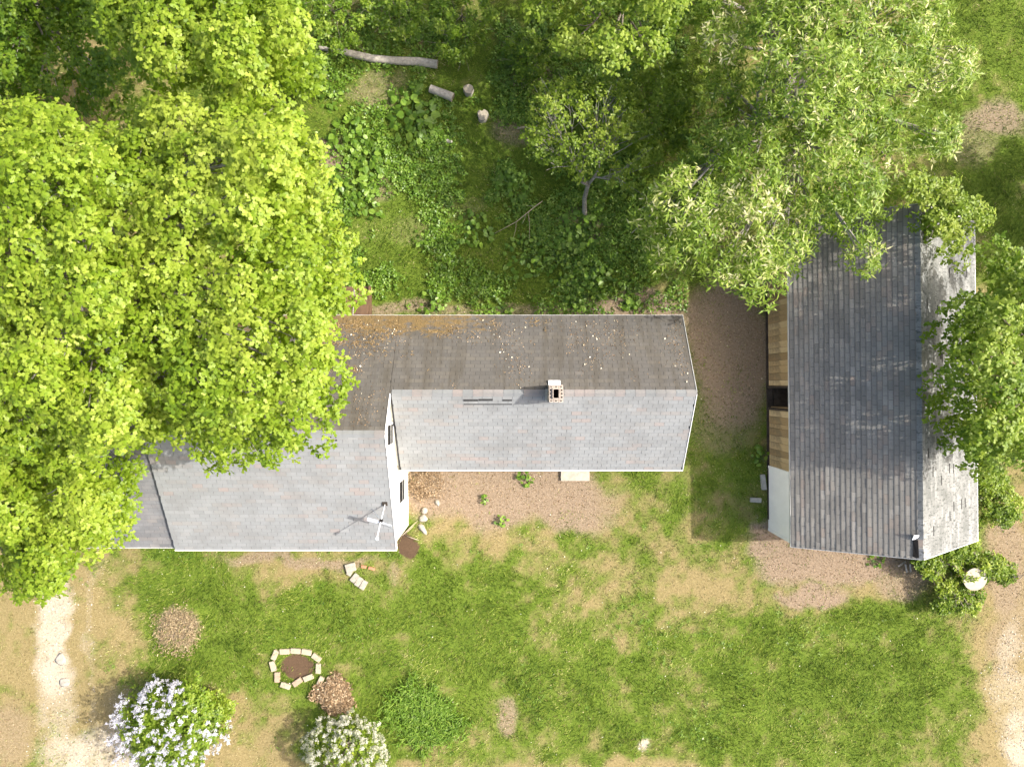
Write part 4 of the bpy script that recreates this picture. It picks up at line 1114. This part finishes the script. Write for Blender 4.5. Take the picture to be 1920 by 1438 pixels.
log('cut_log', 'short cut log lying beside the large leafy clump', [(807, 169), (828, 177), (850, 186)], [.14, .15, .16])
def stump(label, px, py, r, h, notch=False):
    b = P(px, py); root = empty('stump', b); tag(root, label, 'stump')
    bm = bmesh.new(); ring_ = []
    N = 24
    for k in range(N):
        a = 2 * math.pi * k / N
        rr = r * (1 + .07 * math.sin(3 * a + px) + .05 * math.sin(5 * a))
        if notch: rr *= (1 - .5 * math.exp(-((a - 1.75) / .32) ** 2)) * (1.0 + .1 * math.cos(2 * (a - 1.57)))
        ring_.append((rr * math.cos(a), rr * math.sin(a)))
    lo = [bm.verts.new((x * 1.12, y * 1.12, -.05)) for x, y in ring_]; hi = [bm.verts.new((x, y, h)) for x, y in ring_]
    for k in range(N): bm.faces.new((lo[k], lo[(k + 1) % N], hi[(k + 1) % N], hi[k]))
    bm_obj('bark', bm, M['greywood'], root)
    bm = bmesh.new(); bm.faces.new([bm.verts.new((x * .98, y * .98, h + .001)) for x, y in ring_])
    ins = bmesh.ops.inset_region(bm, faces=bm.faces[:], thickness=r * .12, depth=.004); bm_obj('cut_top', bm, M['cutwood'], root)
stump('round pale-topped stump right of the short log', 879, 173, .17, .28)
stump('heart-shaped pale-topped stump below the round stump', 905.5, 219, .20, .22, True)
# fallen branch
q = [P(*p) for p in ((928, 442), (968, 421), (1003, 393), (1016, 384))]
for i, p in enumerate(q): p[2] = .38 + .04 * i
tw = [(q, [.008, .014, .018, .012])]
for k, (a, b) in enumerate((((968, 421), (962, 452)), ((985, 408), (978, 425)), ((1003, 393), (985, 390)), ((990, 402), (992, 455)))):
    pa, pb = P(*a), P(*b); pa[2] = .4; pb[2] = .33; tw.append(([pa, (pa + pb) / 2 + np.array([.03, 0, .02]), pb], [.010, .008, .004]))
base_ = q[0].copy(); base_[2] = 0
o = tube_obj('fallen_branch', tw, M['twig'], None, 5); tag(o, 'thin bare branch lying over the plants in the shaded back yard', 'branch')

# brown hatch at the rear wall
hb = P(667, 565); hatch = empty('cellar_hatch', (float(hb[0]), 2.6, 0)); tag(hatch, 'brown two-panel hatch at the rear of the house under the huge left tree', 'hatch')
for sx, nm in ((-1, 'panel'), (1, 'panel')):
    box(nm, (sx * .27, .22, .33), (.52, 1.35, .05), M['hatch'], hatch, Matrix.Rotation(math.radians(-12), 3, 'X'), .008)
box('centre_strip', (0, .22, .37), (.03, 1.35, .02), M['greywood'], hatch, Matrix.Rotation(math.radians(-12), 3, 'X'))
for sx in (-.56, .56): box('side_wall', (sx, .22, .12), (.06, 1.35, .42), M['hatch'], hatch)
# door step in front of the ell
sl = slab('concrete_step', 'pale concrete step at the front wall of the house', 'step', 1078, 890, (1.05, .42, .10), 0, M['concrete'])
# blocks beside the barn
slab('grey_block', 'long grey block leaning along the barn wall by the white door', 'block', 1430, 903, (.16, .55, .14), 6, M['slabgrey'])
slab('grey_block', 'short grey block lying in the shaded grass near the barn', 'block', 1416, 937, (.40, .17, .10), -3, M['slabgrey'])
# broken lumber at the barn gable
for i, (a, b, w, lb) in enumerate((((1677, 1058), (1694, 1051), .06, 'dark crosspiece'), ((1690, 1054), (1697, 1071), .05, 'left leg'), ((1699, 1054), (1704, 1070), .05, 'right leg'), ((1707, 1046), (1726, 1048), .07, 'white piece at the roof corner'), ((1713, 1049), (1719, 1058), .05, 'short white stub'))):
    pa, pb = P(*a), P(*b); pa[2] = .25; pb[2] = .12
    o = bar('lumber_piece', pa, pb, w, .035, M['white_trim' if 'white' in lb else 'greywood'], None); tag(o, 'broken lumber at the front gable of the barn, ' + lb, 'lumber', 'broken lumber by the barn')
# pale round disc among the shrubs
d_ = P(1799, 1073); disc = empty('round_disc', (float(d_[0]), float(d_[1]), 0)); tag(disc, 'pale round disc standing among shrubs at the barn corner', 'disc')
bm = bmesh.new(); bmesh.ops.create_cone(bm, cap_ends=True, segments=40, radius1=.40, radius2=.42, depth=.06, matrix=Matrix.Translation((0, 0, .86)) @ Matrix.Rotation(math.radians(8), 4, 'X'))
bmesh.ops.bevel(bm, geom=[e for e in bm.edges], offset=.01, segments=1, affect='EDGES'); bm_obj('top', bm, M['disc'], disc)
tube_obj('post', [([(0, 0, -.05), (0, 0, .85)], [.09, .07])], M['greywood'], disc, 10)
vt = [P(px, py, .93) for px, py in ((1785, 1055), (1793, 1064), (1801, 1074), (1812, 1080), (1822, 1085))]
cen = np.repeat(np.array(vt), 7, 0) + rng.normal(0, .06, (35, 3)) * np.array([1, 1, .4])
V, pl, T = rosettes(cen, np.array([[0, 0, 1.]]) + rng.normal(0, .4, (35, 3)), rng.uniform(.3, .9, 35), 5, .09, OVAL)
b0 = np.array([float(vt[0][0]), float(vt[0][1]), 0.0])
vine = empty('vine', b0); tag(vine, 'green vine trailing across the pale round disc', 'vine')
link_mesh('foliage', np_mesh('foliage', V - b0, pl, T), M['shrub'], vine)
tube_obj('stem', [([np.array([-.1, .1, 0]), np.array([-.06, .05, .6])] + [v - b0 for v in vt], [.012, .012, .010, .010, .008, .008, .005])], M['twig'], vine, 5)
# piles
t = NT('thatch'); t.color(t.ramp(t.attr('tint'), [(0, (.16, .115, .06)), (.5, (.25, .19, .11)), (1, (.38, .31, .19))])); M['thatch'] = t.m
def pile(name, label, cat, px, py, r_px, n, mat, h, size):
    b = P(px, py); rm = r_px * CAM_H / FOC
    a = rng.uniform(0, 6.28, n); q = rm * np.minimum(np.sqrt(rng.random(n)) * (.7 + .5 * rng.random(n)), 1.15) * (.45 + 1.1 * fbm(np.cos(a) * 1.6 + 9, np.sin(a) * 1.6 + 9, 1., 3, px))
    X, Y = q * np.cos(a), q * np.sin(a); Z = h * (1 - (q / rm) ** 2).clip(0) + rng.uniform(0, .05, n)
    az = rng.uniform(0, 6.28, n); L = rng.uniform(*size, n)
    d = np.stack([np.cos(az), np.sin(az), rng.normal(0, .35, n)], 1) * (L / 2)[:, None]; s_ = np.stack([-np.sin(az), np.cos(az), rng.normal(0, .5, n)], 1) * (L * .16)[:, None]
    c = np.stack([X, Y, Z + .12], 1)
    V = np.stack([c - d, c + s_, c + d, c - s_], 1).reshape(-1, 3)
    o = link_mesh(name, np_mesh(name, V, [np.arange(4 * n).reshape(n, 4)], np.repeat(rng.random(n), 4)), mat); o.location = (float(b[0]), float(b[1]), 0); tag(o, label, cat, kind='stuff')
pile('leaf_pile', 'pile of dry brown stalks and leaves beside the garden ring', 'leaf pile', 630, 1300, 33, 2600, M['litter'], .16, (.08, .22))
pile('dead_grass_mound', 'round mound of dead tan grass on the left lawn', 'mound', 337, 1178, 46, 2000, M['thatch'], .05, (.04, .11))
pile('leaf_drift', 'brown leaf drift at the inside corner of the house', 'leaf pile', 796, 905, 36, 1500, M['litter'], .04, (.04, .10))

# ------------------------------------------------------------------ antenna on the main roof
f0 = np.array([-3.89, -3.68, 4.03]); ft = np.array([-3.98, -4.56, 4.88])
ant = empty('roof_antenna', f0); tag(ant, 'thin metal antenna mast with crossbar on the front roof near the gable', 'antenna')
L_ = lambda p: np.array(p) - f0
tube_obj('mast', [([L_(f0), L_(ft)], [.018, .016])], M['white_metal'], ant, 8)
tube_obj('mast_cap', [([L_(ft) + np.array([0, -.03, .03]), L_(ft) + np.array([.0, .04, -.04])], [.05, .045])], M['white_metal'], ant, 10)
box('foot_plate', (0, 0, .02), (.16, .14, .02), M['dark_wood'], ant, Matrix.Rotation(math.atan2(2.03, 3.83), 3, 'X'))
ca, cb = np.array([-4.34, -4.06, 4.46]), np.array([-3.60, -4.26, 4.46]); cm = ca + (cb - ca) * .42
bb = bar('crossbar', L_(ca), L_(cm), .10, .02, M['metal'], None); bb.parent = ant
bb = bar('crossbar', L_(cm), L_(cb), .035, .02, M['metal'], None); bb.parent = ant
box('clamp', L_([-3.93, -4.12, 4.46]), (.09, .09, .07), M['soot_hole_black'], ant)
for e_ in ((-4.3, -3.85, zmf(-3.85) + .02), (-3.75, -4.5, zmf(-4.5) + .02)):
    tube_obj('stay', [([L_([-3.93, -4.12, 4.44]), L_(e_)], [.007, .007])], M['metal'], ant, 5)
